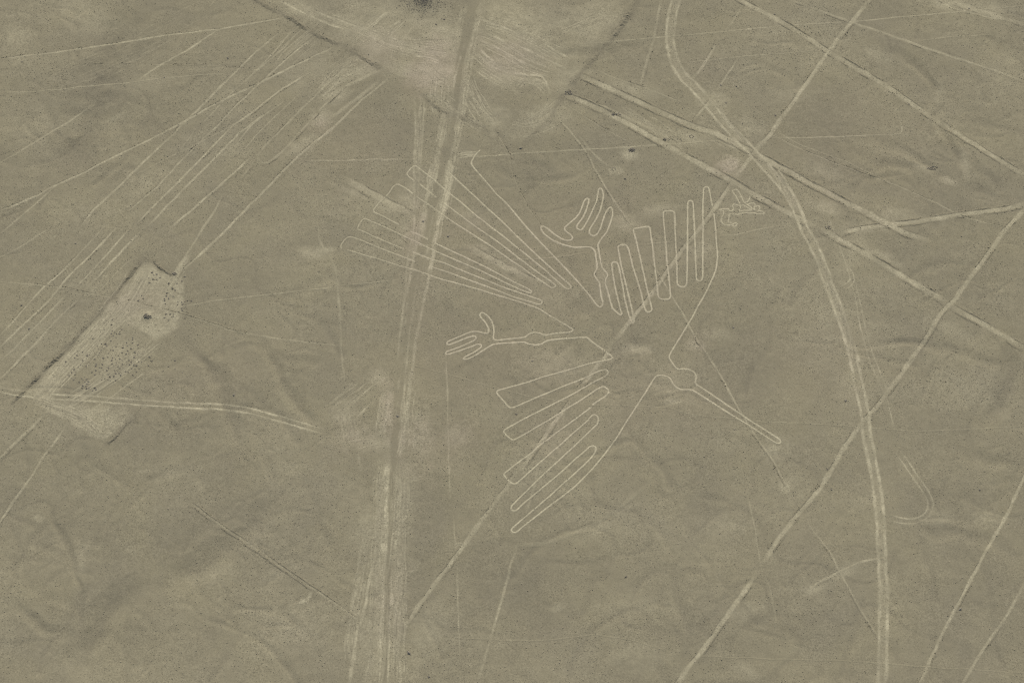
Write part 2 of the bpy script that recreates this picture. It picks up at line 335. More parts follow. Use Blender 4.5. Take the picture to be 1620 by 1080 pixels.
def stone_material(name, a, b):
    m = bpy.data.materials.new(name); m.use_nodes = True; t = m.node_tree; N, L = t.nodes, t.links
    bs = N['Principled BSDF']; bs.inputs['Roughness'].default_value = .85
    n = N.new('ShaderNodeTexNoise'); n.inputs['Scale'].default_value = 3.0; n.inputs['Detail'].default_value = 3
    oi = N.new('ShaderNodeObjectInfo'); ge = N.new('ShaderNodeNewGeometry'); L.new(ge.outputs['Position'], n.inputs['Vector'])
    ad = N.new('ShaderNodeMath'); ad.operation = 'MULTIPLY_ADD'; L.new(oi.outputs['Random'], ad.inputs[0]); ad.inputs[1].default_value = .7
    ml = N.new('ShaderNodeMath'); ml.operation = 'MULTIPLY_ADD'; L.new(n.outputs['Fac'], ml.inputs[0]); ml.inputs[1].default_value = .8; ml.inputs[2].default_value = -.25
    L.new(ml.outputs[0], ad.inputs[2])
    mx = N.new('ShaderNodeMix'); mx.data_type = 'RGBA'; L.new(ad.outputs[0], mx.inputs[0]); mx.inputs[6].default_value = (*a, 1); mx.inputs[7].default_value = (*b, 1)
    L.new(mx.outputs[2], bs.inputs['Base Color']); return m
DARKSTONE = stone_material('varnished_stone', (.15, .136, .103), (.25, .225, .17))
GRAVEL = stone_material('gravel_stone', (.165, .150, .105), (.37, .335, .23))

# ------------------------------------------------------------------ object helpers
def tag(o, label=None, cat_=None, group=None, kind=None):
    if label: o['label'] = label
    if cat_: o['category'] = cat_
    if group: o['group'] = group
    if kind: o['kind'] = kind
    return o
def link_mesh(name, verts, faces, mat, parent=None, soil=None, smooth=True):
    me = bpy.data.meshes.new(name); verts = np.asarray(verts, np.float32); faces = np.asarray(faces, np.int32); k = faces.shape[1]
    me.vertices.add(len(verts)); me.vertices.foreach_set('co', verts.ravel())
    me.loops.add(faces.size); me.loops.foreach_set('vertex_index', faces.ravel())
    me.polygons.add(len(faces)); me.polygons.foreach_set('loop_start', np.arange(0, faces.size, k, dtype=np.int32))
    me.polygons.foreach_set('loop_total', np.full(len(faces), k, np.int32))
    me.polygons.foreach_set('use_smooth', np.full(len(faces), smooth, bool))
    if soil is not None:
        a = me.attributes.new('soil', 'FLOAT_COLOR', 'POINT'); a.data.foreach_set('color', np.asarray(soil, np.float32).ravel())
    me.materials.append(mat); me.update(calc_edges=True)
    o = bpy.data.objects.new(name, me); COL.objects.link(o)
    if parent is not None: o.parent = parent
    return o
def empty(name, xy=(0, 0)):
    o = bpy.data.objects.new(name, None); COL.objects.link(o); return o
def soil_at(x, y):
    return np.stack([np.clip(bil(A, RSZ, x, y), 0, 1) for A in (PALE, DARK, SMOOTH, PINK)], -1)
LAY = [0]
def ribbon_geo(p, hw, lift, na=5, jit=.08):
    n = len(p); nr = normals(p); u = np.linspace(-1, 1, na)
    hw = np.broadcast_to(np.asarray(hw, float), (n,))
    k = hw[:, None] * (1 + jit * RS.normal(0, 1, (n, 2)))
    off = np.where(u[None] < 0, u[None] * k[:, :1], u[None] * k[:, 1:])
    xy = p[:, None] + nr[:, None] * off[..., None]
    x, y = xy[..., 0], xy[..., 1]
    z = bil(HG, GS, x, y) + np.where(np.abs(u)[None] > .99, .006, lift)
    v = np.stack([x, y, z], -1).reshape(-1, 3)
    i = np.arange(n - 1)[:, None] * na + np.arange(na - 1)[None]
    f = np.stack([i, i + na, i + na + 1, i + 1], -1).reshape(-1, 4)[:, ::-1]
    return v, f
def join(gs):
    vs, fs, o = [], [], 0
    for v, f in gs: vs.append(v); fs.append(f + o); o += len(v)
    return np.concatenate(vs), np.concatenate(fs)
def strip(name, paths, hw, lift, parent=None, na=5, core=None):
    v, f = join([ribbon_geo(p, h, lift + .0004 * i, na) for i, (p, h) in enumerate(zip(paths, hw))])
    s = soil_at(v[:, 0], v[:, 1])
    if core is not None:
        k = np.concatenate([np.repeat(c, na) for c in core]); inner = np.tile(np.abs(np.linspace(-1, 1, na)) < .7, len(v) // na)
        s[inner, 0] = np.maximum(s[inner, 0], k[inner]); s[inner, 1] *= .2
    return link_mesh(name, v, f, SOIL, parent, s)
OCT = np.array([[1, 0, 0], [0, 1, 0], [-1, 0, 0], [0, -1, 0], [0, 0, 1], [0, 0, -.3]], float)
OCF = np.array([[0, 1, 4], [1, 2, 4], [2, 3, 4], [3, 0, 4], [1, 0, 5], [2, 1, 5], [3, 2, 5], [0, 3, 5]])
def stones_geo(x, y, r):
    n = len(x); a = RS.rand(n) * 6.28; z = bil(HG, GS, x, y)
    sc = r[:, None] * np.stack([RS.uniform(.7, 1.2, n), RS.uniform(.6, 1.1, n), RS.uniform(.5, .95, n)], 1)
    v = OCT[None] * (1 + .25 * RS.normal(0, 1, (n, 6, 1)).clip(-1, 1)) * sc[:, None]
    c, s = np.cos(a)[:, None], np.sin(a)[:, None]
    X = v[..., 0] * c - v[..., 1] * s + x[:, None]; Y = v[..., 0] * s + v[..., 1] * c + y[:, None]; Z = v[..., 2] + z[:, None] + r[:, None] * .1
    f = (OCF[None] + (np.arange(n) * 6)[:, None, None]).reshape(-1, 3)
    return np.stack([X, Y, Z], -1).reshape(-1, 3), f
def berm(p, h, wid, parent, gap=.25, stones=2.2, name='stone_berm', keep=True, dk=.2):
    """a low ridge of raked-up stones along path p"""
    n = len(p); k = max(3, n // 6)
    env = np.interp(np.arange(n), np.linspace(0, n, k), RS.uniform(0, 1, k)); env = np.clip((env - gap) / (1 - gap) * 1.6, 0, 1.15)
    env *= np.clip(np.minimum(np.arange(n), np.arange(n)[::-1]) / 6, 0, 1)
    if keep: env *= np.clip((.55 - bil(PALE, RSZ, p[:, 0], p[:, 1])) / .2, 0, 1)
    nr = normals(p); u = np.array([-1, -.45, 0, .45, 1.0])
    hh = np.array([0, .62, 1.0, .62, 0]) * 1.0
    xy = p[:, None] + nr[:, None] * (u[None] * wid * (.65 + .45 * env)[:, None] * (1 + .2 * RS.normal(0, 1, (n, 5))))[..., None]
    z = bil(HG, GS, xy[..., 0], xy[..., 1]) + hh[None] * h * env[:, None] * (1 + .28 * RS.normal(0, 1, (n, 5))) + .012 - (env < .02)[:, None] * .06
    v = np.concatenate([xy, z[..., None]], -1).reshape(-1, 3)
    i = np.arange(n - 1)[:, None] * 5 + np.arange(4)[None]
    f = np.stack([i, i + 5, i + 6, i + 1], -1).reshape(-1, 4)[:, ::-1]
    f = np.concatenate([f[:, [0, 1, 2]], f[:, [0, 2, 3]]])
    ns = int(n * .5 * stones); q = RS.randint(0, n, ns); q = q[RS.rand(ns) < env[q]]
    sx = p[q] + nr[q] * RS.normal(0, wid * .6, len(q))[:, None] + RS.normal(0, .1, (len(q), 2))
    g = [(v, f)]
    if len(q): g.append(stones_geo(sx[:, 0], sx[:, 1], RS.uniform(.10, .26, len(q))))
    v, f = join(g); s = soil_at(v[:, 0], v[:, 1]); s[:, 1] = np.maximum(s[:, 1], dk); s[:, 0] *= .5; s[:, 2] = 0
    o = link_mesh(name, v, f, SOIL, parent, s, smooth=False); o['kind'] = 'stuff'; return o

# ------------------------------------------------------------------ the survey of lines and tracks
A, B, C, D, E = (520,240,5.4), (720,320,5.4), (840,280,5.4), (920,340,5.4), (690,470,5.4)
F, G, H, I = (770,560,5.4), (770,680,5.4), (960,530,5.4), (1100,270,10.8)
# each: name, label, category, group, [paths], width px, paleness, berm sides ('u' far side, 'd' near side), mode
LINES = []
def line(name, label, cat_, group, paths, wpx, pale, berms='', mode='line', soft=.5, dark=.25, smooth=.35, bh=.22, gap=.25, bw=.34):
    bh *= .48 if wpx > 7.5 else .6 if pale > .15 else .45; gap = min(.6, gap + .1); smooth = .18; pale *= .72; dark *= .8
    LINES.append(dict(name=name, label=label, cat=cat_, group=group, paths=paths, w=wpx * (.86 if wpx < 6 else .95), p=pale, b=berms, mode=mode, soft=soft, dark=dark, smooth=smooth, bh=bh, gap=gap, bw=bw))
GL = 'long straight lines cleared across the plain'
GP = 'close parallel lines running down from the stony corner'
GF = 'faint thin trails over the plain'
# --- broad cleared lines
line('cleared_line', 'broad pale line with a dark stony edge, farther out than the blunt-ended band', 'ground line', GL,
     [P('240,-20 270,0 500,120 690,245 970,410 1200,570', *T3), P('1200,570 1620,830', *T3)], 9.5, .42, 'ud', bh=.3, gap=.2)
line('cleared_line', 'narrow pale line through the four-way crossing, parallel to the broad stony-edged line', 'ground line', GL,
     [P('470,-15 510,0 800,105 1030,185 1200,245 1500,340 1625,392', *T3)], 5, .42, 'd', bh=.14, gap=.4, bw=.25)
line('cleared_line', 'long pale diagonal line cutting through both feathered wings of the bird', 'ground line', GL,
     [P('900,-15 890,0 800,105 690,250 570,420 420,630 330,735 240,860', *T3), cat(P('240,860 100,1060', *T3), P('1086.7,386 1057,427 1023.7,475 1003,501 973.7,538')),
      P('1085,-90 985,58 970,75 870,200 760,330', *F), P('740,375 640,500 560,610 500,700 420,800 340,920 280,1000 220,1075', *F), P('858,30 790,145 700,260 600,400 520,510 420,640 310,800', *T8)],
     7.0, .5, 'ud', bh=.16, gap=.35, bw=.26)
line('cleared_line', 'wide banked pale band running from the trapezoid corner to a blunt end', 'ground line', GL,
     [P('917,119 971,142.8 1037.8,174 1103,203 1130,210 1190,240'), P('1190,240 1280,289 1347,325 1397,350 1433,369 1470,381')], 10.5, .5, 'ud', bh=.34, gap=.12, bw=.42)
line('cleared_line', 'wide pale band from the trapezoid tip, passing right over the top of the animal figure', 'ground line', GL,
     [P('897,152 930,164 964,180 1011,205.5 1051,228 1084,245.5 1120,266.7 1160,287 1193,308 1253,340 1290,358'), P('1290,358 1320,374 1380,408 1430,438 1500,480'), P('1500,482 1547,507 1622,552')], 10.5, .5, 'ud', bh=.3, gap=.25, bw=.4)
line('cleared_line', 'short wide pale band joining the two long bands at a shallow angle', 'ground line', GL,
     [P('1322,370 1358,362 1408,356 1462,349 1513,340 1590,330 1622,324')], 8.5, .5, 'ud', bh=.22, gap=.2)
line('cleared_line', 'long pale line that kinks where a wide band crosses it, beyond the double-rut track', 'ground line', GL,
     [P('1622,330 1620,333 1590,363 1547,423 1507,477 1490,493 1457,547 1420,600 1380,650 1360,673 1330,717 1300,770 1267,807 1227,860 1207,892'),
      P('1197,907 1167,950 1140,987 1113,1027 1087,1057 1065,1090')], 7.5, .5, 'ud', bh=.16, gap=.35, bw=.26)
line('cleared_line', 'bright pale straight line beyond the double-rut track, next to a fainter one', 'ground line', GL,
     [P('1636,720 1613,770 1590,820 1560,870 1527,933 1513,960 1487,1010 1467,1053 1448,1092')], 5.5, .55, 'ud', bh=.13, gap=.4, bw=.22)
line('cleared_line', 'faint straight line in the lowest corner beside the brighter one, pale only below its kink', 'ground line', GL,
     [P('1624,918 1590,977 1560,1020 1540,1053 1515,1092')], 5.0, .42, 'd', bh=.1, gap=.45, bw=.22)
line('cleared_line', 'faint recessed line below the walled field, running alone towards the dusty road', 'ground line', GL,
     [P('300,795 353,833 397,863 460,907 513,943 540,962 565,980')], 5.0, .26, 'ud', bh=.16, gap=.15, bw=.28)
line('cleared_line', 'mottled pale line leaving the last feather tip of the near wing', 'ground line', GL,
     [P('853,722 845,770 832,812'), P('818,860 803,913 787,973 773,1020 752,1090')], 4.5, .42, '', gap=.4)
line('cleared_line', 'pale line leaving the short edge of the walled field towards the plain edge', 'ground line', GL,
     [P('78,648 43,683 0,724 -10,734')], 5.5, .45, 'd', bh=.12, gap=.3)
line('cleared_line', 'thin pale line from the bare end of the walled field down past bare slopes', 'ground line', GL,
     [P('110,663 90,694 70,720 47,757 23,790 0,825 -8,838')], 4.5, .5, 'd', bh=.12, gap=.4, bw=.22)
line('cleared_line', 'pale strip at the far corner, widest where it meets the dusty patch', 'ground line', GL,
     [P('1470,-6 1547,17 1625,40')], 8, .4, 'd', bh=.18, gap=.3)
# --- the fan of lines on the side of the walled field
line('cleared_line', 'topmost shallow line leading to the corner of the great trapezoid', 'ground line', GL,
     [P('-6,281 200,258 500,215 850,160 1040,140 1200,112 1350,84', *T1)], 3.6, .55, 'u', bh=.08, gap=.5, bw=.2)
line('cleared_line', 'pale line forking down from the topmost shallow line and fading in the dark valley', 'ground line', GL,
     [P('1035,142 890,240 760,310 640,392', *T1)], 4.0, .5, '', bh=.08)
line('cleared_line', 'pale line from the far side of the dark valley to the plain edge', 'ground line', GL,
     [P('440,500 330,578 230,635 100,715 -6,779', *T1)], 4.0, .48, '', bh=.08)
line('cleared_line', 'long winding pale line that crosses the whole fan of parallel lines', 'ground line', GL,
     [P('-6,1006 190,922 270,876 400,820 540,745 760,640 870,580 1030,490 1240,390 1400,310 1590,222', *T1)], 4.4, .58, 'u', bh=.12, gap=.4, bw=.22)
line('cleared_line', 'outermost line of the parallel fan, crossing the winding line near its middle', 'ground line', GP,
     [P('1345,140 1200,260 1100,360 930,530 870,588 800,660 680,770 560,890 440,1000 380,1078', *T1)], 4.4, .5, 'u', bh=.1, gap=.45, bw=.2)
line('cleared_line', 'pale stub joining the winding line to the plain edge beyond the fan', 'ground line', GL,
     [P('270,880 200,940 60,1062 0,1110', *T1)], 3.6, .4, '')
line('cleared_line', 'faint line at the plain edge parallel to the fan, beyond its outermost line', 'ground line', GP,
     [P('240,0 100,90 -6,144', *T4)], 3.4, .36, '')
line('cleared_line', 'second line of the parallel fan, with a dark bank beside its lower half', 'ground line', GP,
     [cat(P('1490,180 1400,245 1250,380 1100,520 1030,600 880,742 740,890 600,1010', *T1)), P('495,-5 400,100 300,205 200,290 20,490 -6,516', *T4)], 3.8, .52, 'u', bh=.1, gap=.4, bw=.2)
line('cleared_line', 'third line of the parallel fan, straight and bright over its lower part', 'ground line', GP,
     [P('1480,340 1330,430 1190,540 1100,600 930,780 780,930 650,1060', *T1), P('560,-5 400,160 310,250 230,350 100,470 -6,576', *T4)], 3.8, .56, 'd', bh=.1, gap=.4, bw=.2)
line('cleared_line', 'fourth line of the parallel fan, broken once before the thin dark trail', 'ground line', GP,
     [P('1350,480 1150,620 1000,770 890,880 700,1075', *T1), P('625,-5 460,180 355,290', *T4), P('315,318 180,460 0,640 -6,646', *T4)], 3.8, .56, '')
line('cleared_line', 'fifth line of the parallel fan, ending nearest the long stone wall', 'ground line', GP,
     [P('1200,740 1110,820 1000,920 805,1085', *T1), P('692,-5 550,140 405,300', *T4), P('385,325 260,450 180,540 60,660 -6,724', *T4)], 4.2, .55, 'd', bh=.1, gap=.45, bw=.2)
line('cleared_line', 'curving cross line that links the fan lines in the middle', 'ground line', GP,
     [P('1330,430 1180,550 1060,622 940,680 760,770 640,832', *T1)], 3.0, .36, '')
line('cleared_line', 'short line beside the outermost fan line, between it and the winding line', 'ground line', GP,
     [P('1400,130 1300,250 1180,370 1060,480 960,590', *T1), P('930,610 850,720', *T1)], 3.2, .36, '')
line('cleared_line', 'thin line curving along the outer foot of the long stone wall', 'ground line', GP,
     [P('665,140 610,160 570,200 500,270 430,350', *T4)], 2.6, .3, '')
line('cleared_line', 'bright rounded double line of the closed strip, widest of the fan at its far end', 'ground line', GP,
     [P('1625,335 1540,410 1440,510 1340,610 1260,690 1218,742 1235,770 1265,778 1300,755 1370,690 1450,600 1540,500 1625,420', *T1)], 4.2, .36, 'u', bh=.14, gap=.35, bw=.26)
line('cleared_line', 'small open hook of a line beside the bright rounded strip', 'ground line', GP,
     [P('1440,430 1300,560 1200,660 1155,715 1120,690 1190,600 1290,500', *T1)], 2.6, .34, '')
line('cleared_line', 'line from the stony corner along the fan to the head of the walled field', 'ground line', GP,
     [P('620,120 570,160 530,200 487,233 450,268 423,297 395,325 360,362 320,400 283,432')], 4.6, .5, 'u', bh=.12, gap=.4, bw=.22)
line('cleared_line', 'dashed line just inside the fan above the short dark wall', 'ground line', GP,
     [P('400,257 380,285'), P('353,307 340,333 323,358 300,395 283,424')], 4.0, .42, '')
line('cleared_line', 'pale streaks along the stony corner where the fan begins', 'ground line', GP,
     [P('617,106 590,116 540,140 500,165'), P('600,128 560,160 520,190')], 6.0, .42, '', soft=.9)
line('cleared_line', 'tiny ray at the very top above the topmost shallow line', 'ground line', GP, [P('345,-4 330,12')], 3, .4, '')
line('cleared_line', 'short ray near the trapezoid edge at the head of the fan', 'ground line', GP, [P('470,55 440,84 400,118')], 3, .34, '')
# --- lines from the great trapezoid and around the crossroads
line('cleared_line', 'thin dark-edged line from the trapezoid tip to the ring of stones', 'ground line', GL,
     [P('895,165 940,195 1000,228')], 2.6, .2, 'u', bh=.16, gap=.3, bw=.22)
line('cleared_line', 'pale line from the trapezoid side to the small stone ring', 'ground line', GL,
     [P('915,215 940,245 963,264')], 4, .3, '', gap=.4)
line('cleared_line', 'thin straight line from the trapezoid, through wing and beak, to the long kinked line', 'ground line', GL,
     [P('873,178 900,205 927,240 950,283 973,320 999,357'), P('1030,412 1049.6,447 1081,497 1088.5,513 1105,540 1123,567 1145,602 1156,622.6 1176.7,657.8 1200.7,698.5 1223,728 1243,766 1267,807'),
      P('1277,827 1313,873 1337,920 1367,973 1390,1008')], 3.2, .4, 'd', bh=.1, gap=.35, bw=.22)
line('cleared_line', 'short bright bar above the crossroads, nearest the curving double track', 'ground line', GL, [P('1135,66 1117,97 1097,125')], 5, .45, 'u', bh=.12, gap=.3)
line('cleared_line', 'faint bar above the crossroads between the short bright bar and the diagonal line', 'ground line', GL, [P('1172,88 1147,123 1130,150')], 4, .32, '', gap=.4)
line('cleared_line', 'faint bar at the very top beside the broad stony-edged line', 'ground line', GL, [P('1176,8 1147,52')], 4, .3, '', gap=.4)
line('cleared_line', 'stubby bar where the curving double track meets the wide bands', 'ground line', GL, [P('1131,150 1113,172 1098,190')], 5, .45, 'u', bh=.12)
line('cleared_line', 'thin angled line ending in a right-angle hook on the plain beyond the crossroads', 'ground line', GL,
     [P('425,655 560,655 700,652 850,645 1040,636 1040,600 1022,540', *T3)], 2.6, .4, '')
line('cleared_line', 'thin dark-edged line sloping away from the crossroads, beyond the blunt-ended band', 'ground line', GL,
     [P('415,636 560,710 690,762 820,812 1000,875 1200,962 1330,1030 1540,1083', *T3)], 3.0, .26, 'u', bh=.15, gap=.35, bw=.22)
line('cleared_line', 'second thin line sloping from the crossroads, meeting the other at the little stone pile', 'ground line', GL,
     [P('240,530 400,600 560,690 780,770 990,870', *T3)], 2.4, .2, 'd', bh=.12, gap=.4, bw=.2)
line('cleared_line', 'faint double strip beside the curving track at the top', 'ground line', GL, [P('1047,-4 1033,67 1020,110 1007,150')], 5, .28, 'd', bh=.1, gap=.3)
line('cleared_line', 'mottled band ploughed across the tail feathers', 'ground line', GL,
     [P('545,284 570,296 610,318 650,340')], 13, .40, 'ud', soft=.9, bh=.2, gap=.35, bw=.4)
line('cleared_line', 'mottled band between the tail feathers on the bird side of the dusty road', 'ground line', GL,
     [P('745,392 780,412 815,430 850,448')], 12, .40, 'ud', soft=.9, bh=.2, gap=.35, bw=.4)
line('footpath', 'thin dark trail from the tip of the trapezoid to the upper clawed foot', 'trail', GF,
     [P('820,610 900,730 908,810 940,890 990,985 1060,1088', 506, 0, 3)], 2.6, .1, 'u', bh=.12, gap=.1, bw=.24)
line('footpath', 'pale trail from the trapezoid tip joining the outermost tail feather', 'trail', GF,
     [P('772,210 766,222 757,238')], 2.4, .34)
line('footpath', 'pale level scuff along the far side of the tail feathers by the road crossing', 'trail', GF, [P('716,241 735,240 755,241')], 3, .45)
line('cleared_line', 'speckled dark-edged line above the blunt-ended band, starting at the trapezoid wall', 'ground line', GL,
     [P('1210,335 1300,372 1400,405 1500,440 1625,492', *T2), ], 4, .3, 'u', bh=.2, gap=.4, bw=.3)
line('cleared_line', 'speckled stony strip between the two wide pale bands', 'ground line', GL,
     [P('1165,480 1270,520 1400,580 1520,640 1600,690', *T2)], 6, .34, 'u', bh=.2, gap=.45, bw=.34)
# --- thin trails
line('footpath', 'thin pale trail along the top, straight over the narrow line and the diagonal line', 'trail', GF,
     [P('1120,212 1260,200 1480,182 1620,170', *T2), P('0,170 200,150 520,120 800,105 1000,85 1400,50 1625,28', *T3)], 2.8, .38)
line('footpath', 'thin pale trail passing under the tail, from the parallel fan to the wide bands', 'trail', GF,
     [P('480,254 540,255 600,252 655,253'), P('725,250 760,248 840,242 923,237 1005,232 1060,228 1135,223')], 3.0, .4)
line('footpath', 'thin trail along the far edge of the crossroads, broken by the broad stony-edged line', 'trail', GF,
     [P('-6,300 170,282 330,265 480,255 640,240', *T3), P('760,226 860,218 940,216', *T3), P('1120,195 1260,178 1480,165', *T3)], 2.4, .3)
line('footpath', 'thin dark trail crossing the walled field through the stone heaps', 'trail', GF,
     [P('-6,258 200,275 330,290 500,330 640,355 750,382 900,422 1000,455 1100,490 1300,525 1540,552 1625,565', *T4)], 3.4, .28, 'u', bh=.1, gap=.2, bw=.2)
line('footpath', 'thin trail from the small heap rows to the dusty road', 'trail', GF,
     [P('860,375 1000,350 1200,327 1540,287 1625,272', *T4), P('0,275 150,262 290,245', *T5)], 3.0, .3)
line('footpath', 'thin dark trail crossing the beak and the double-rut track', 'trail', GF,
     [P('920,640 975,641 1060,645 1090,655 1160,662 1210,668'), P('1195,667 1280,670 1360,675 1450,682 1540,679 1622,673')], 2.6, .12, '', dark=.18)
line('footpath', 'thin dark trail across the near wing feathers from the dusty road', 'trail', GF,
     [P('655,578 740,600 790,615 840,627 907,637 920,640')], 2.6, .12, '', dark=.18)
line('footpath', 'straight dotted trail beside the dusty road below the bird foot', 'trail', GF,
     [P('705,560 708,643 710,717 712,790'), P('716,815 723,887'), P('723,887 725,970 728,1047')], 2.6, .36)
line('footpath', 'dark thin trail along the very bottom of the plain', 'trail', GF,
     [P('80,950 400,965 800,975 1100,1000 1625,1032', *T9)], 2.8, .06, '', dark=.12, bh=.12, gap=.1, bw=.24)
line('footpath', 'short dark trail in a shallow arc between the dotted trail and the dry gully', 'trail', GF,
     [P('740,1010 790,1012 840,1013 890,1010 940,1003 1000,1012 1057,1030')], 2.8, .06, '', dark=.12)
line('footpath', 'thin level trail across the dark valley above the winding line', 'trail', GF,
     [P('-6,441 160,438 400,410 560,400 780,371 950,357 1080,350', *T1)], 2.4, .34)
line('footpath', 'dark level trail above the pale level trail, ending among the fan lines', 'trail', GF,
     [P('300,305 600,306 1000,312 1300,340', *T1)], 2.4, .05, 'u', bh=.09, gap=.15, bw=.26)
line('footpath', 'faint vertical pair of scuffs between the long kinked line and the loop of the beak', 'trail', GF,
     [P('1180,775 1190,812 1197,850 1205,905'), P('1213,915 1220,940 1228,985')], 3.0, .32)
line('footpath', 'short pale zigzag beside the diagonal end of the dotted trail', 'trail', GF, [P('713,855 722,860 743,858')], 2.6, .5)
line('footpath', 'pale curved branch leaving the curving double-rut track near its lower end', 'trail', GF,
     [P('1273,939 1297,920 1327,904 1360,889 1402,881')], 4.5, .46, soft=.9)
line('footpath', 'pale trail leaving the animal figure along the wing', 'trail', GF, [P('1138,374 1165,371 1200,363 1235,357')], 3.2, .36)
line('footpath', 'pale mottled arc below the near wing, joining the mottled line', 'trail', GF,
     [P('816,862 850,862 893,850 930,835 975,808 1020,770')], 7, .17, soft=1.6, dark=.05)
line('footpath', 'thin trail dividing the foot of the far feathers from the tail', 'trail', GF,
     [P('720,428 760,420 800,412 870,408 930,400'), P('1010,388 1070,382')], 3.0, .18)

# --- tracks left by vehicles: pairs of ruts (structure)
TRACKS = []
def track(name, label, ruts, wpx, pale, mode='curve', soft=.7):
    TRACKS.append(dict(name=name, label=label, ruts=ruts, w=wpx, p=pale, mode=mode, soft=soft))
def both(pth, half):
    p = catmull(pth, 4); n = normals(p); return [p + n * half, p - n * half]
big = P('1071,-10 1070,0 1062,33 1060,67 1067,97 1080,120 1100,140 1123,167 1150,200 1190,240 1223,277 1250,310 1267,347 1275,366 1293,400 1310,447 1330,500 1347,553 1357,600 1367,650 1372,690 1378,720 1387,770 1392,820 1395,877 1398,953 1397,1013 1395,1090')
track('vehicle_track', 'curving double-rut track sweeping past the bird from the top to the bottom', both(big, 6.0), 4.6, .48)
track('vehicle_track', 'faint side track running beside the curving double-rut track', [P('1310,340 1345,440 1362,520 1374,562 1388,602 1402,628 1414,676'), P('1352,440 1370,520 1382,562 1398,604 1412,640')], 2.2, .3)
track('vehicle_track', 'loop of two thin ruts turning back to the curving double-rut track', both(P('1420,715 1440,742 1462,774 1472,798 1464,816 1445,824 1424,823 1405,818'), 4), 2.4, .36)
track('vehicle_track', 'small crescent turn beside the curving double-rut track', both(P('1330,418 1343,428 1348,441 1342,451 1328,459'), 3.6), 2.0, .42)
track('vehicle_track', 'straight double-rut track crossing the end of the walled field', both(P('-10,617 0,617 50,624 150,631 267,640 363,645 433,660 513,683'), 3.8), 2.8, .5)
track('vehicle_track', 'pair of faint wide ruts beside the tail tips, parallel to the dusty road', [P('656,150 657,220 655,260 655,360 646,400 640,470 633,530 628,575'), P('672,155 668,220 664,260 658,340')], 3.4, .34)
track('vehicle_track', 'pale rut wandering away from the dusty road near the bottom', [P('594,868 586,910 572,980 563,1008 552,1090')], 5, .5)
track('vehicle_track', 'pair of parallel ruts entering the great trapezoid from its corner', both(P('440,-6 490,20 545,42 600,58 650,78 700,92'), 5), 4.0, .5)
track('vehicle_track', 'looping scuffed turning tracks inside the great trapezoid', [P('745,42 790,62 840,82 900,112'), P('748,60 790,78 840,108'), P('750,72 770,88 800,118 812,136'), P('750,82 790,110 830,118 858,122 868,146'), P('830,128 845,124 862,134 872,148'), P('752,28 800,45 850,66 905,95')], 4.0, .5)
track('vehicle_track', 'criss-crossed pale scuffs beside the stony mound', [P('580,52 606,26 625,14'), P('588,58 622,40 640,26'), P('602,66 626,48'), P('612,74 640,60 655,40')], 3.4, .5)
track('vehicle_track', 'short faint scuffs where the double-rut track meets the dusty road', [P('525,640 552,612'), P('545,652 575,622 600,604'), P('556,668 590,634'), P('540,700 585,694'), P('555,712 600,702')], 2.4, .4)
track('vehicle_track', 'lone rut on the plain below the double-rut track, heading for the dusty road', [P('500,350 510,390 528,420 536,470 540,560 546,610'), P('566,700 568,730 574,752')], 3.0, .22)

# the dusty road
ROAD = P('752,-12 750,0 740,50 727,110 720,183 707,240 693,293 683,333 675,372 667,395 653,450 643,510 637,567 632,643 625,700 619,765 617,800 616,853 613,920 612,987 610,1092')
RUTS = [
 (P('731,10 722,60 712,110 706,180 692,240 678,300 664,360 650,430 640,520 632,600 624,690'), 3.2, .30), (P('762,10 752,70 741,130 733,190 722,240 708,300 694,350 684,410 672,470 658,540 650,610 642,690 638,730'), 3.4, .32), (P('744,60 731,120 724,190 711,250 697,300 688,350'), 1.8, .2), (P('668,400 655,470 646,540 640,620 634,700'), 2.2, .22),  # pale ruts along the road
 (P('738,66 731,84 724,108 716,150'), 4, .45), (P('757,22 748,60 741,92 736,130 731,180 722,215 716,246'), 4.0, .36), (P('714,240 707,285 700,320 690,370 684,410 678,440'), 5.0, .52), (P('718,255 714,290 704,340'), 3, .45), (P('703,140 701,190 695,245 684,300'), 4, .35),
 (P('694,250 688,290 680,310'), 3, .5), (P('683,250 678,300 672,330'), 3, .4), (P('664,330 672,360 668,390'), 4, .35),
 (P('642,570 639,620 634,660 630,720'), 2.6, .45), (P('618,605 614,640 606,700'), 6, .45), (P('648,580 646,625 640,700 637,720'), 3.4, .4),
 (P('612,722 612,760 611,800 609,850 607,890'), 7, .62), (P('609,900 605,960 603,1000 600,1090'), 4, .5), (P('634,745 632,790 627,850 622,880'), 6, .55), (P('640,760 638,800'), 3, .45),
 (P('620,890 619,940 616,990 612,1090'), 4, .52), (P('626,880 628,940 622,1000'), 3, .45), (P('598,850 600,900 597,945'), 3.5, .42), (P('596,740 597,800 593,850'), 3.5, .3), (P('632,1000 630,1040 634,1085'), 3, .4), (P('590,960 586,1020 580,1090'), 3, .34), (P('575,860 570,880 566,912'), 2, .34),
]
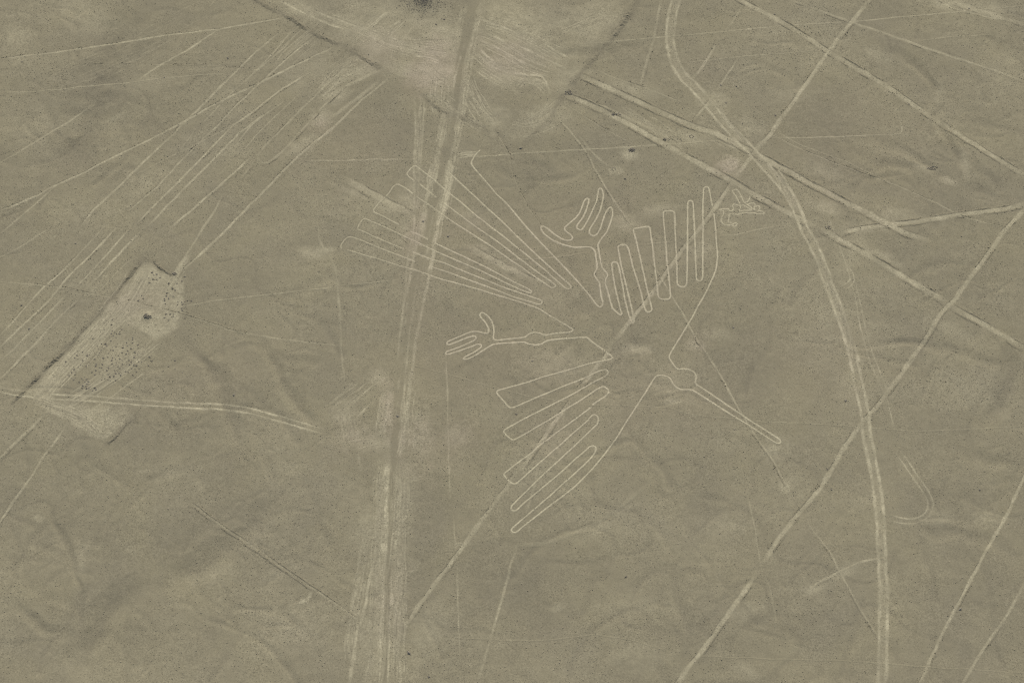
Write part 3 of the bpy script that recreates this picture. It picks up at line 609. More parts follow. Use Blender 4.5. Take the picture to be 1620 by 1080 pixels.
# stone walls (ridges of piled stones)
WALLS = [
 ('long dark ridge of piled stones along the side of the walled field', P('226,412 205,436 178,470 150,502 118,538 100,556 72,584 45,612 19,638'), .5, .55),
 ('short dark ridge of piled stones at the head of the walled field', P('242,414 254,423 266,431 276,436'), .55, .5),
 ('dark ridge of piled stones at the foot corner of the walled field', P('211,660 198,674 184,688 168,702'), .5, .5),
 ('broken dark stony ridge on the far side of the great trapezoid', P('1015,-6 990,28 967,63 946,84 925,110 906,133'), .45, .8),
 ('dark stony ridge on the fan side of the great trapezoid', P('398,-6 430,14 460,29 496,52 540,72 570,88 600,106'), .35, .7),
 ('broken stony ridge along the base of the great trapezoid', P('668,150 700,174 730,186 752,196 773,208'), .35, .7),
 ('loose stony ridge from the trapezoid tip down to the lone dark stone', P('892,152 880,168 870,188 845,212 826,230'), .3, .6),
]
# ------------------------------------------------------------------ the bird drawn on the plain, one continuous line in parts
BIRD = [
 ('tail_feathers', [cat(P('1290,-12 1280,0 1250,30 1215,95 1230,125 1330,240 1440,370', *A), P('430,0 565,160 735,350 1000,625 1130,775 1215,885 1240,897 1260,885 1262,850', *B)),
   cat(P('1030,180 1180,320', *A), P('220,0 380,145 620,380 800,545 985,710 992,730 970,745 940,735 780,590 560,410 370,260 200,130 50,0', *B), P('1010,340 900,240 750,125 730,118 695,150 665,190 680,210 730,250', *A)),
   P('780,280 850,335 920,392', *A), 
   cat(P('970,430 1080,512', *A), P('120,168 150,190 380,350 640,550 855,705 860,720 830,735 800,720 560,550 300,370 150,275 0,182', *B), P('940,515 850,450 750,385', *A)),
   P('720,360 660,315 600,282 575,280 550,300 520,350 470,400 430,440 380,500 385,515 470,555 600,625', *A), P('700,680 780,715 850,750', *A),
   cat(P('905,780 1000,825', *A), P('0,430 240,545 440,650 640,748 657,762 650,776 630,775 440,695 300,625 140,550 0,492', *B), P('900,845 760,775 690,745 500,655 340,585 310,572 290,580 260,620 245,655', *A)),
   P('247,662 300,685 480,765 640,830', *A),
   cat(P('720,858 840,905 1000,955', *A), P('0,560 200,640 440,735 725,833 744,848 738,866 715,872 680,862 520,815 300,730 0,620', *B), P('1020,1030 880,985', *A)),
   P('740,940 640,900 480,840 220,735 175,725 150,740 110,790 100,810 110,832', *A),
   cat(P('160,840 300,880 500,940 680,995 780,1025 950,1085', *A), P('200,745 470,825 720,910', *B), P('880,100 1000,175 1130,250', *E))]),
 ('foot', [P('1130,250 1165,272 1168,288 1145,298 1000,312 930,325 905,315 880,303 845,298 810,305 780,325 760,343 700,350 620,357 520,368 500,365 488,350 495,300 490,250 475,205 440,160 400,133 385,133 370,150 380,170 420,215 445,260 450,290 440,310 420,308 360,292 310,292 200,335 100,378 90,395 105,407 160,388 260,348 320,330 340,338 342,352 320,372 200,425 90,465 75,482 90,490 110,488 200,460 350,402 380,402 388,420 370,438 330,468 250,510 235,518 235,530 260,530 320,505 400,455 480,405 520,398 640,390 735,383 760,385 790,400 850,408 900,400 940,372 1000,362 1100,352 1165,352 1200,345 1260,345 1290,345', *E)]),
 ('wing', [cat(P('1290,345 1330,380 1430,450 1510,512 1500,528 1470,535 1420,542 1300,570', *E),
   P('800,105 480,195 330,245 110,305 85,315 85,335 130,385 185,450 205,460 240,452 450,360 680,265 860,195 960,145 1010,130 1035,140 1040,160 1020,185 900,245 760,328 550,435 380,520 150,645 140,665 170,695 205,728 225,733 260,720 380,650 560,545 680,465 800,395 940,300 985,278 1010,280 1040,305 1045,325 1020,355 905,432', *F)),
   cat(P('885,458 770,545 630,645 500,745 440,790 385,840 300,900', *F), P('150,370 145,385 180,425 220,458 245,460 280,435 450,280 650,105', *G), P('850,580 900,525 920,515 945,530 955,560 945,595 890,650', *F),
   P('720,165 560,310 420,440 300,560 210,650 205,675 225,690 255,685 300,640 420,540 590,400 750,255 830,185 880,140 905,130 930,140 937,165 925,195 890,240 800,325 650,460 500,595 350,725 240,815 210,845 210,865 235,875 260,870 340,800 520,660 650,565 750,485 840,395 920,310 1020,190 1100,80', *G),
   P('1180,600 1290,430 1380,290 1440,195', *F))]),
 ('head_and_beak', [cat(P('410,360 430,343 470,340 510,350 545,372 560,410 590,445 620,463 660,468 700,465 730,470 780,500 900,575 1050,670 1200,760 1320,840 1440,918 1470,928 1488,915 1480,890 1400,840 1250,745 1100,645 930,530 830,460 780,430 758,415 755,395 765,365 760,335 735,308 700,292 660,287 620,292 595,287 560,240 532,195 535,170 570,110 610,45', *H))]),
 ('wing', [cat(P('610,45 640,0', *H), P('910,935 980,810 1060,665 1120,540 1150,460 1158,400 1160,320 1150,200 1145,120', *D), P('1580,500 1570,380 1562,310', *C)),
   cat(P('1550,250 1530,150 1520,100 1505,85 1485,87 1475,105 1470,250 1468,500 1468,700 1468,850 1460,885 1435,890 1412,875 1408,750 1400,500 1393,380 1385,230 1380,205 1360,200 1340,212 1338,300 1338,500 1335,800 1332,920 1315,938 1275,938 1252,918 1248,800 1240,600 1230,400 1228,310 1215,292 1180,288 1140,290 1128,305 1135,400 1150,560 1165,750 1180,880 1190,980 1192,1020 1180,1045 1140,1045 1100,1040 1085,1015 1080,950 1060,770 1040,600 1025,500 1015,430 1000,423 930,435 875,443 875,465 895,530 930,680 970,860', *C),
   P('590,760 600,800 600,815 580,830 555,828 540,800 500,640 440,440 400,290 385,260 365,252 330,255 310,265 310,285 340,430 385,620 420,760 445,880 455,910 440,925 425,915 400,840 370,720 350,600 320,450 308,415 295,402 270,402 255,415 260,450 275,550 300,680 330,800 345,850 338,858 310,840 265,800 245,740 220,640', *D))]),
 ('foot', [cat(P('220,640 200,585 205,550 225,515 215,495 175,450 160,370 145,300', *D), P('572,579 590,545 650,470 680,390 698,330 700,290 690,260 678,255 655,275 635,310 615,370 595,440 565,490 540,505 510,498 493,475 505,440 550,370 590,290 612,210 620,160 610,110 595,95 578,105 570,150 560,210 525,290 490,360 450,430 430,455 400,445 388,425 410,390 445,345 475,280 495,210 495,188 475,182 455,205 420,300 385,350 320,405 283,440 300,465 345,500 358,520 345,540 310,545 260,530 200,490 140,440 105,420 88,425 83,440 110,485 180,540 260,575 360,600 440,600 505,597 535,615 550,640 555,690 565,740 565,790 545,815 542,835 560,870 585,900 595,980 605,1040', *C), P('1262,850', *B))]),
]
ANIMAL = ['690,320 650,335 632,352 640,372 700,440 740,520 765,580 770,640 745,690 790,695 820,680 950,685 960,665', '690,320 725,335 770,410 800,480 830,540 850,560 890,585 940,615 960,640 950,675', '830,595 900,640 945,665',
 '410,665 500,655 520,665 570,640 580,690 610,695 650,670 655,640 635,610 650,580 680,575 740,600 830,590', '410,665 420,678 470,685 490,710 480,760 445,810 440,870 480,920 550,940 630,930 650,900 700,895 720,910 700,940 660,960 640,945 635,915',
 '630,890 555,885 570,840 580,745 690,740 710,765 740,745 830,715 940,730 1020,720 1040,740 1150,735 1170,755 1178,725 1150,695 1060,690 1110,650 1090,605 1060,598 1035,625', '850,545 900,530 930,480 935,440', '900,570 1000,550 1030,580 1000,640 1030,690 970,640']

todo = []      # (function) built after the soil survey is complete
def q(v, a=.12): return np.maximum(.03, v * (1 + 0 * a))

# dusty road first
rp = path(ROAD, 'curve', .6, .15); rm = mpp(660, 450)
lane = np.interp(rp[:, 1], [at([620], [735])[0, 1], at([625], [690])[0, 1]], [3.2, 7.5]) * rm
stroke(SMOOTH, rp, lane, .6, soft=1.0); stroke(DARK, rp, lane * .8, .07, soft=1.0, var=.4)
stroke(PALE, rp, lane * .8, .5, soft=1.2, mode='sub')
rutp = []
for px, wd, v in RUTS:
    p = path(px, 'curve', .5, .10); m = mpp(*px[0]); tp = np.clip(np.minimum(np.arange(len(p)), np.arange(len(p))[::-1]) / 8, .15, 1)
    rutp.append((p, wd * m * .5 * np.maximum(tp, .4)))
    stroke(PALE, p, wd * m * .5, v * 1.1 * tp, soft=.9, var=.5, rag=.6)
    # loose streaks thrown up beside the rut
    for s in range(7):
        a, b = sorted(RS.randint(0, len(p), 2)); b = min(b, a + 60)
        if b - a > 10: stroke(PALE, p[a:b] + normals(p[a:b]) * RS.normal(0, 5 * m), RS.uniform(.1, .2), v * RS.uniform(.5, .95), soft=1.0, var=.6)
# sheaves of fine scratches left by wheels and ploughing
def sheaf(s, n, spread, v, wid=.13, length=(.3, 1.0), jit=.25, dark=.35):
    p0 = path(s, 'curve', .45, 0); m = mpp(*s[len(s) // 2]); L0 = len(p0)
    for i in range(n):
        k = int(L0 * RS.uniform(*length)); a = RS.randint(0, max(1, L0 - k)); p = p0[a:a + k]
        if len(p) < 6: continue
        o = RS.normal(0, .55) * spread * m
        p = p + normals(p) * (o + jit * np.interp(np.arange(len(p)), np.arange(0, len(p) + 12, 12), RS.normal(0, 1, len(np.arange(0, len(p) + 12, 12)))))[:, None]
        e = np.clip(np.minimum(np.arange(len(p)), np.arange(len(p))[::-1]) / 5, .1, 1)
        stroke(PALE, p, wid * RS.uniform(.7, 1.5), min(1, v * 1.3) * RS.uniform(.5, 1.1) * e, soft=.9, var=.5)
        if RS.rand() < .6: stroke(DARK, p + normals(p) * .32, wid, dark * RS.uniform(.4, 1) * e, soft=1.0, var=.5)
TB = (506, 0, 3)
for s, n, sp, v in ((P('0,70 120,110 300,185 480,240 640,270', *TB), 26, 9, .5), (P('130,220 220,140 330,50', *TB), 12, 8, .5), (P('250,250 330,170 420,80', *TB), 14, 12, .45), (P('380,200 500,210 620,215', *TB), 18, 12, .42), (P('420,260 520,270 620,300', *TB), 20, 14, .5),
  (P('500,330 560,380 620,400', *TB), 14, 14, .5), (P('760,110 900,150 1060,230 1160,290', *TB), 18, 12, .5), (P('740,170 860,220 1000,300 1120,340', *TB), 20, 12, .5), (P('720,240 820,320 940,350 1050,390', *TB), 18, 9, .45), (P('740,320 820,370 890,410', *TB), 16, 9, .5),
  (P('700,440 760,540 820,600', *TB), 14, 14, .4), (P('690,360 730,450 800,560', *TB), 12, 12, .36), (P('930,420 970,380 1040,395 1090,440', *TB), 12, 6, .46), (P('560,330 545,440 550,560', *TB), 14, 10, .42), (P('500,420 560,470 660,540 800,620', *TB), 16, 12, .36),
  (P('900,560 980,580 1080,540 1140,470', *TB), 14, 14, .34), (P('1150,160 1250,120 1400,60', *TB), 12, 12, .3), (P('640,745 700,735 760,735', *TB), 12, 5, .6), (P('630,745 620,860 590,1000 560,1070', *TB), 10, 4, .7), (P('540,760 520,860 510,960', *TB), 16, 7, .5), (P('590,560 570,660 560,700', *TB), 10, 6, .45), (P('655,570 640,680', *TB), 8, 5, .55),
  (P('120,330 60,400 -20,470', *TB), 14, 12, .4), (P('0,430 110,350 220,330', *TB), 12, 8, .42), (P('515,660 545,635 590,600', 0, 0, 1), 16, 14, .2), (P('548,640 552,680 560,715', 0, 0, 1), 12, 9, .26), (P('540,688 560,694 600,705', 0, 0, 1), 10, 8, .3), (P('612,610 606,660 600,700', 0, 0, 1), 14, 8, .36), (P('640,620 640,690 632,730', 0, 0, 1), 14, 6, .45), (P('660,640 655,720', 0, 0, 1), 10, 10, .3),
  (P('610,730 608,820 600,900 596,1000 590,1085', 0, 0, 1), 30, 13, .36), (P('636,740 632,830 630,930 628,1085', 0, 0, 1), 30, 11, .36), (P('585,840 575,900 560,980 552,1080', 0, 0, 1), 12, 10, .35), (P('660,350 655,400', 0, 0, 1), 12, 9, .45), (P('665,150 660,250 655,340', 0, 0, 1), 14, 7, .34),
  (P('640,760 670,756', 0, 0, 1), 6, 3, .35), (P('640,905 668,898', 0, 0, 1), 5, 3, .35), (P('330,20 200,90 60,150', 0, 0, 1), 10, 40, .16),
  (P('105,640 180,590 250,535', 0, 0, 1), 22, 16, .36), (P('65,630 130,560 200,480 235,420', 0, 0, 1), 34, 16, .42), (P('170,520 215,490 235,478', 0, 0, 1), 14, 10, .45), (P('45,630 120,655 165,690', 0, 0, 1), 18, 10, .42), (P('255,470 285,425 300,400', 0, 0, 1), 18, 6, .4),
  (P('1075,180 1130,205 1180,235', 0, 0, 1), 12, 14, .3), (P('985,170 1040,205 1090,235', 0, 0, 1), 14, 12, .3), (P('1490,5 1600,30', 0, 0, 1), 12, 8, .4), (P('1210,250 1240,290 1262,340', 0, 0, 1), 16, 7, .45), (P('1290,400 1330,500 1355,600', 0, 0, 1), 16, 7, .34), (P('1130,165 1160,205 1185,235', 0, 0, 1), 12, 5, .4),
  (P('548,284 600,312 650,338', 0, 0, 1), 16, 7, .36), (P('750,395 800,423 850,447', 0, 0, 1), 14, 7, .36), (P('500,140 540,110 590,85', 0, 0, 1), 14, 20, .3), (P('440,110 480,70 520,40', 0, 0, 1), 14, 26, .28)):
    sheaf(s, int(n * 1.2), sp, v * (1.05 if s[:, 1].max() < 240 and n > 11 else 1))
for px in (big,):
    p = path(px, 'line', .6, .05); stroke(PALE, p, 5.0 * mpp(1350, 500), .18, soft=.6, var=.4)
# ruts of the other tracks
for t in TRACKS:
    t['P'] = []
    for px in t['ruts']:
        p = path(px, 'line' if len(px) > 30 else t['mode'], .5, .08); m = mpp(*px[len(px) // 2])
        k = np.interp(np.arange(len(p)), np.arange(-9, len(p) + 20, 9), np.clip(RS.normal(1, .28, len(np.arange(-9, len(p) + 20, 9))), .25, 1.4))
        end = np.clip(np.minimum(np.arange(len(p)), np.arange(len(p))[::-1]) / 8, .1, 1)
        stroke(PALE, p, t['w'] * m * .5, t['p'] * 1.1 * k * end, soft=t['soft'], var=.3, rag=.5)
        stroke(SMOOTH, p, t['w'] * m * .5, .4, soft=t['soft'])
        t['P'].append((p, t['w'] * m * .5))
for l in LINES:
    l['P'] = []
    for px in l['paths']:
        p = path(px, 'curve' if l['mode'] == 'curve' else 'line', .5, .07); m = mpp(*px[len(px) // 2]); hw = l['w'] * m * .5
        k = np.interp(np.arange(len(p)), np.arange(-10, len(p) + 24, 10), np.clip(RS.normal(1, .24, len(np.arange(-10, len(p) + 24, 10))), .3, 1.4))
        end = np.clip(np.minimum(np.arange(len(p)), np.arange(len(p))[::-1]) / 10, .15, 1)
        stroke(DARK, p, hw + .45, l['dark'] * .5, soft=.6, var=.5)  # rim paints faint shadow edging and raked-out stones into the soil colour
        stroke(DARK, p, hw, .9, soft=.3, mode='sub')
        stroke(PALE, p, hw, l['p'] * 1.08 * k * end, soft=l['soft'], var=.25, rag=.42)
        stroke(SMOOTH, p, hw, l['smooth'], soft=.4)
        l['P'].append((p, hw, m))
bird = []
for name, paths in BIRD:
    o = []
    for px in paths:
        p = path(px, 'glyph', .32, .035); m = mpp(*px[len(px) // 2]); hw = 1.08 * m
        k = np.interp(np.arange(len(p)), np.arange(-14, len(p) + 30, 14), np.clip(RS.normal(1, .14, len(np.arange(-14, len(p) + 30, 14))), .55, 1.2))
        if name == 'tail_feathers': k = k * np.interp(at(px[:1, 0], px[:1, 1])[0, 0] * 0 + p[:, 0], [-48, -26, -12], [.55, .75, .9])
        stroke(DARK, p, hw + .30, .26, soft=.5, var=.3); stroke(DARK, p, hw, .9, soft=.3, mode='sub')  # shadow edging of the outline painted as a darker rim, with cleared stones
        stroke(PALE, p, hw, .8 * k, soft=.55, var=.2, rag=.3); stroke(SMOOTH, p, hw, .6, soft=.3)
        o.append((p, hw, np.clip(k * .76 * (1 + .16 * RS.normal(0, 1, len(k))), .25, 1)))
    bird.append((name, o))
anim = []
for s in ANIMAL:
    px = P(s, *I); p = path(px, 'glyph', .25, .02); m = mpp(*px[0]); hw = .95 * m
    stroke(PALE, p, hw, .6, soft=.6, var=.3); anim.append((p, hw))
np.clip(PALE, 0, 1, out=PALE)
wallp = [(lab, path(px, 'curve', .45, .12), h, wd) for lab, px, h, wd in WALLS]
for _, p, h, wd in wallp: stroke(DARK, p, wd * 1.5, .34, soft=1.2, var=.6)

# fields: the two cleared trapezoids
GREAT = P('398,-14 430,12 460,27 496,50 540,70 600,104 667,148 700,172 723,184 773,207 823,228 848,208 872,183 892,152 906,132 926,108 967,63 990,28 1018,-14')
SMALL = P('227,413 240,416 254,425 272,434 300,446 306,470 288,500 268,524 262,545 238,575 205,600 160,618 168,640 205,662 192,676 166,696 120,668 84,645 45,630 22,636 46,612 72,584 101,556 118,538 150,502 178,470 205,436')
SMALLP = P('227,413 240,416 258,427 275,433 290,436 292,474 284,519 247,544 214,521 186,519 158,548 132,580 104,604 92,628 140,637 178,642 207,661 192,676 166,697 120,668 84,645 45,630 22,636 46,612 72,584 101,556 118,538 150,502 178,470 205,436')
fields = []
for nm, lab, poly, v in (('cleared_field', 'great pale trapezoid of bared ground at the top, scarred by turning tracks', GREAT, .38), ('cleared_field', 'smaller pale cleared field beside the parallel fan, dotted with stone heaps', SMALL, .36)):
    pw0 = at(poly[:, 0], poly[:, 1]); pv = poly if v < .28 else SMALLP; pw = at(pv[:, 0], pv[:, 1]); i0, i1, j0, j1 = win(pw[:, 0].min() - 1, pw[:, 0].max() + 1, pw[:, 1].min() - 1, pw[:, 1].max() + 1)
    gx, gy = np.meshgrid(XR[i0:i1], YR[j0:j1]); d = inpoly(pw, gx, gy)
    e = np.clip((d + NZ[j0:j1, i0:i1] * (1.6 if v < .28 else .9)) / (5.0 if v < .28 else 1.7), 0, 1)
    PALE[j0:j1, i0:i1] = np.maximum(PALE[j0:j1, i0:i1], v * e * (1 + .7 * NZ[j0:j1, i0:i1] + .3 * NB[j0:j1, i0:i1]).clip(.1, 1.8))
    fields.append((nm, lab, pw0))
stroke(PALE, path(P('70,640 120,668 164,692 184,676 204,660'), 'line', .5, .2), 5 * rm, .34, soft=1.2, rag=.6)
stroke(PALE, path(P('120,655 165,672 190,655'), 'line', .5, .2), 9 * rm, .22, soft=1.0, rag=.6)
stroke(PALE, path(P('224,418 178,474 118,544 72,590 48,622'), 'line', .5, .2) + np.array([1.6, -.8]), 5 * rm, .42, soft=1.6, rag=.6)
stroke(PALE, rp, lane * .6, .25, soft=1.2, mode='sub')
for name, o in bird:
    for p, hw, k in o: stroke(PALE, p, hw, .8 if name != 'tail_feathers' else .55, soft=.5, var=.1)

# ------------------------------------------------------------------ the ground: one sheet to the horizon
ext = np.cumsum(np.geomspace(.6, 900, 42))
ax = np.concatenate([X0 - ext[::-1], gxs, gxs[-1] + ext]); ay = np.concatenate([Y0 - ext[::-1], gys, gys[-1] + ext]); ne = len(ext)
VX, VY = np.meshgrid(ax, ay)
VZ = bil(HG, GS, VX, VY)
fade = np.maximum(np.maximum(X0 - VX, VX - X1), np.maximum(Y0 - VY, VY - Y1)).clip(0) ; VZ = VZ * np.exp(-fade / 60)
sa = soil_at(VX, VY); sa *= np.exp(-fade / 12)[..., None]
idx = np.arange(VX.size).reshape(VX.shape)
fc = np.stack([idx[:-1, :-1], idx[:-1, 1:], idx[1:, 1:], idx[1:, :-1]], -1).reshape(-1, 4)
ground = link_mesh('desert_ground', np.stack([VX, VY, VZ], -1).reshape(-1, 3), fc, SOIL, None, sa.reshape(-1, 4))
tag(ground, 'wide olive brown stony desert plain with shallow dry washes', None, None, 'structure')
for nm, lab, pw in fields:
    i0, i1, j0, j1 = win(pw[:, 0].min(), pw[:, 0].max(), pw[:, 1].min(), pw[:, 1].max())
    gx, gy = np.meshgrid(XR[i0:i1], YR[j0:j1]); ins = inpoly(pw, gx, gy) > 0
    z = bil(HG, GS, gx, gy) + .012 + .03 * (PALE - DARK)[j0:j1, i0:i1].clip(0, .6)
    ok = ins[:-1, :-1] & ins[1:, :-1] & ins[:-1, 1:] & ins[1:, 1:]
    idx = np.arange(gx.size).reshape(gx.shape)
    fc = np.stack([idx[:-1, :-1][ok], idx[:-1, 1:][ok], idx[1:, 1:][ok], idx[1:, :-1][ok]], -1)
    used = np.unique(fc); mp = np.zeros(gx.size, int); mp[used] = np.arange(len(used))
    v = np.stack([gx, gy, z], -1).reshape(-1, 3)[used]
    tag(link_mesh(nm, v, mp[fc], SOIL, None, soil_at(v[:, 0], v[:, 1])), lab, None, None, 'structure')

# ------------------------------------------------------------------ road and tracks
lift = .013
road = tag(strip('dirt_road', [rp], [lane], lift, None, 9), 'wide dusty road running down beside the tail of the bird', None, None, 'structure')
strip('road_verge', [rp], [19 * rm * (1 + .16 * np.interp(np.arange(len(rp)), np.arange(0, len(rp) + 9, 9), RS.normal(0, 1, len(np.arange(0, len(rp) + 9, 9)))))], .009, road, 61)
for p, hw in rutp:
    lift += .0001; strip('wheel_rut', [p], [hw * 1.15], lift + .003, road)
for t in TRACKS:
    lift += .00012
    e = tag(empty(t['name']), t['label'], None, None, 'structure')
    for p, hw in t['P']: strip('wheel_rut', [p], [hw * 1.1], lift + .003, e); lift += .0001
# ------------------------------------------------------------------ lines, each with its own stone berms
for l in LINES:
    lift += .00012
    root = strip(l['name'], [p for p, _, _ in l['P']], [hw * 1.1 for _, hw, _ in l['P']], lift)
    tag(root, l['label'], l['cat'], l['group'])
    for sd in l['b']:
        for p, hw, m in l['P']:
            if len(p) < 14: continue
            n = normals(p); up = n[:, 1].mean()
            if abs(up) < .25: up = -n[:, 0].mean()
            s = (1 if up > 0 else -1) * (1 if sd == 'u' else -1)
            berm(p + n * s * (hw + l['bw'] * .55), l['bh'] * (1 if sd == 'u' else .8), l['bw'], root, l['gap'] + (0 if sd == 'u' else .12))
# ------------------------------------------------------------------ the drawings
lift += .002
root = tag(empty('bird_geoglyph'), 'huge outlined bird with fanned tail, feathered wings, clawed feet and long beak', 'geoglyph')
for name, o in bird:
    lift += .0005; strip(name, [x[0] for x in o], [x[1] * 1.2 for x in o], lift, root, 7, [x[2] for x in o])
lift += .002
tag(strip('animal_geoglyph', [p for p, _ in anim], [hw * 1.25 for _, hw in anim], lift, None, 5, [np.full(len(p), .7) for p, _ in anim]), 'small tangled outline of an animal figure beside the crossing bands', 'geoglyph')

# ------------------------------------------------------------------ stone walls
for lab, p, h, wd in wallp:
    r = tag(empty('stone_wall'), lab, 'stone wall', 'ridges of piled stones round the cleared fields')
    berm(p, h * .72, wd * (1 if wd < .6 else 1.2), r, gap=.12 if wd < .6 else .34, stones=7 if wd < .6 else 5, name='piled_stones', keep=False, dk=.42 if wd < .6 else .26)

# ------------------------------------------------------------------ stone heaps
def rock_mesh(name, seed, n, rad, hgt):
    r = np.random.RandomState(seed); vs, fs, o = [], [], 0
    for k in range(n):
        a = r.rand() * 6.28; d = rad * math.sqrt(r.rand()) * .62 if n > 1 else 0; s = rad * (r.uniform(.34, .55) if n > 1 else 1)
        v = OCT * (1 + .22 * r.normal(0, 1, (6, 1)).clip(-1, 1)) * s * np.array([1, r.uniform(.75, 1), r.uniform(.7, 1)])
        b = r.rand() * 6.28; v = v @ np.array([[math.cos(b), math.sin(b), 0], [-math.sin(b), math.cos(b), 0], [0, 0, 1]])
        v[:, 2] *= hgt / max(rad, .01) * (1.2 if n > 1 else 1)
        vs.append(v + np.array([d * math.cos(a), d * math.sin(a), hgt * .45 * (1 - d / rad) if n > 1 else .05])); fs.append(OCF + o); o += 6
    v, f = np.concatenate(vs), np.concatenate(fs)
    me = bpy.data.meshes.new(name); me.from_pydata([tuple(x) for x in v], [], [tuple(int(i) for i in t) for t in f]); me.materials.append(DARKSTONE); return me
HEAPM = [rock_mesh('stone_heap', 40 + i, 8, .44, .24) for i in range(6)]
ROCKM = [rock_mesh('dark_stone', 60 + i, 1, .4, .3) for i in range(5)]
def put(name, meshes, xy, label, cat_, group=None, sc=(.85, 1.2)):
    o = bpy.data.objects.new(name, meshes[RS.randint(len(meshes))]); COL.objects.link(o)
    o.location = (xy[0], xy[1], float(bil(HG, GS, xy[0], xy[1])) - .02); o.rotation_euler = (0, 0, RS.rand() * 6.28); s = RS.uniform(*sc); o.scale = (s, s, s)
    return tag(o, label, cat_, group)
HEAPS = P('880,50 868,122 1092,132 1018,185 765,195 878,212 910,230 985,222 860,250 940,250 980,255 930,305 900,285 605,320 1175,305 1110,330 1170,335 862,350 1085,378 1170,383 1247,407 725,395 780,398 797,422 670,430 935,432 1100,425 885,445 1028,452 1145,462 1245,458 1320,445 680,468 720,480 765,460 610,490 858,485 890,492 1093,493 625,525 693,520 1022,518 1195,515 1257,500 1435,515 825,530 685,548 555,555 525,560 1083,540 1235,545 1320,538 965,562 1045,565 455,512 380,562 345,595 815,585 750,600 885,595 985,607 1050,605 920,612 1190,585 1115,575 1275,600 1408,583 510,605 460,640 505,640 625,612 790,630 1020,630 870,630 1115,630 1355,618 220,650 425,685 560,660 935,668 1085,652 1145,655 1250,645 1295,655 1435,640 655,685 740,685 880,683 1020,682 1125,690 1185,690 545,692 510,710 645,710 893,712 960,718 1222,705 1395,703 193,712 398,725 825,738 990,742 730,738 700,730 335,758 1155,748 1260,752 650,770 910,772 803,780 365,788 300,800 955,785 590,800 700,790 925,815 975,815 1105,800 1065,790 1222,795 347,832 265,843 625,835 750,835 825,830 480,865 845,862 905,855 995,840 1170,835 735,858 295,882 355,880 440,885 508,900 775,890 730,905 330,905 465,912 540,925 820,905 925,912 408,938 483,938 850,925 895,940 390,960 525,962 460,988 503,998 450,1020 560,1008 515,1030 628,1022 595,1060 640,1045 545,1030', 80, 500, 9)
HEAPS2 = P('392,407 432,397 365,372 318,453 380,467 430,470 485,440 328,517 605,528 218,698 240,742 170,773', 200, 390, 9)
HEAPS3 = P('830,430 790,493 720,530 655,600 695,625 580,665 660,708 600,742 545,740 545,770 570,705', 200, 390, 9)
HEAPS4 = P('730,790 780,793 825,785 870,773 925,773 730,828 790,828 850,828 785,880 820,880 795,910 565,960 622,965 665,965 540,1012 600,1050 665,998 835,1020 555,815', 200, 390, 9)
HEAPS5 = P('277,570 277,584 267,580 288,589 258,587')
for HP, lab, sc in ((HEAPS, 'small dark stone heap in the crowded dotted rows of the smaller cleared field', (.42, 1.0)),
        (HEAPS2, 'dark stone heap scattered near the short dark wall at the head of the cleared field', (.7, 1.05)),
        (HEAPS3, 'dark stone heap in the slanting double row below the short dark wall', (.75, 1.1)),
        (HEAPS4, 'dark stone heap in the small rows beyond the field where two thin trails part', (.6, .9)),
        (HEAPS5, 'dark stone heap in the loose handful apart from the crowded dotted rows', (.6, .9))):
    for xy in at(HP[:, 0], HP[:, 1]): put('stone_heap', HEAPM, xy, lab, 'stone heap', lab.replace('dark stone heap', 'stone heaps').replace('small ', '', 1), sc)
# the big cairn in the field, the stone rings beside the wide bands
def cluster(name, label, cat_, px, py, rx, ry, n, r0, r1, ring=0):
    c = at([px], [py])[0]; m = mpp(px, py); a = RS.rand(n) * 6.28; d = np.sqrt(RS.uniform(ring, 1, n))
    x, y = c[0] + np.cos(a) * d * rx * m, c[1] + np.sin(a) * d * ry * m
    root = tag(empty(name), label, cat_)
    for i in range(n):
        o = bpy.data.objects.new('stone', ROCKM[RS.randint(5)]); COL.objects.link(o); o.parent = root
        o.location = (x[i], y[i], float(bil(HG, GS, x[i], y[i])) + (.25 * max(0, 1 - d[i]) if not ring else 0)); s = RS.uniform(r0, r1); o.scale = (s, s, s); o.rotation_euler = (0, 0, RS.rand() * 6)
cluster('cairn', 'largest dark pile of stones in the middle of the smaller cleared field', 'cairn', 233, 500, 6.5, 5, 30, .35, .7)
cluster('cairn', 'dark stone pile in a pale halo below the wide band near the trapezoid tip', 'cairn', 999, 237, 6, 4, 20, .5, .9)
cluster('stone_ring', 'neat little ring of dark stones between the two wide pale bands', 'stone ring', 1094, 216, 3.2, 3.0, 18, .4, .6, .7)
cluster('stone_ring', 'faint stone ring at the end of the short pale line below the trapezoid', 'stone ring', 971, 268, 3, 3, 14, .35, .5, .7)
cluster('cairn', 'dark smudge of stones where the double row meets the short dark wall', 'cairn', 276, 433, 4, 2.6, 16, .4, .8)
cluster('cairn', 'elongated dark rubble beside the wide band above the blunt end', 'cairn', 975, 181, 8, 3, 22, .4, .7)
cluster('cairn', 'little pile of dark stones along the near band by the stone ring', 'cairn', 1053, 221, 7, 2.4, 16, .4, .8)
cluster('cairn', 'bright rimmed pile of stones in the banked hollow of the far slope', 'cairn', 1476, 266, 12, 3, 20, .4, .7)
cluster('cairn', 'dark stones gathered at the junction of the short wide band', 'cairn', 1310, 360, 5, 3, 12, .4, .7)
cluster('cairn', 'pair of dark stone clumps at the trapezoid tip', 'cairn', 900, 147, 7, 6, 26, .4, .7)
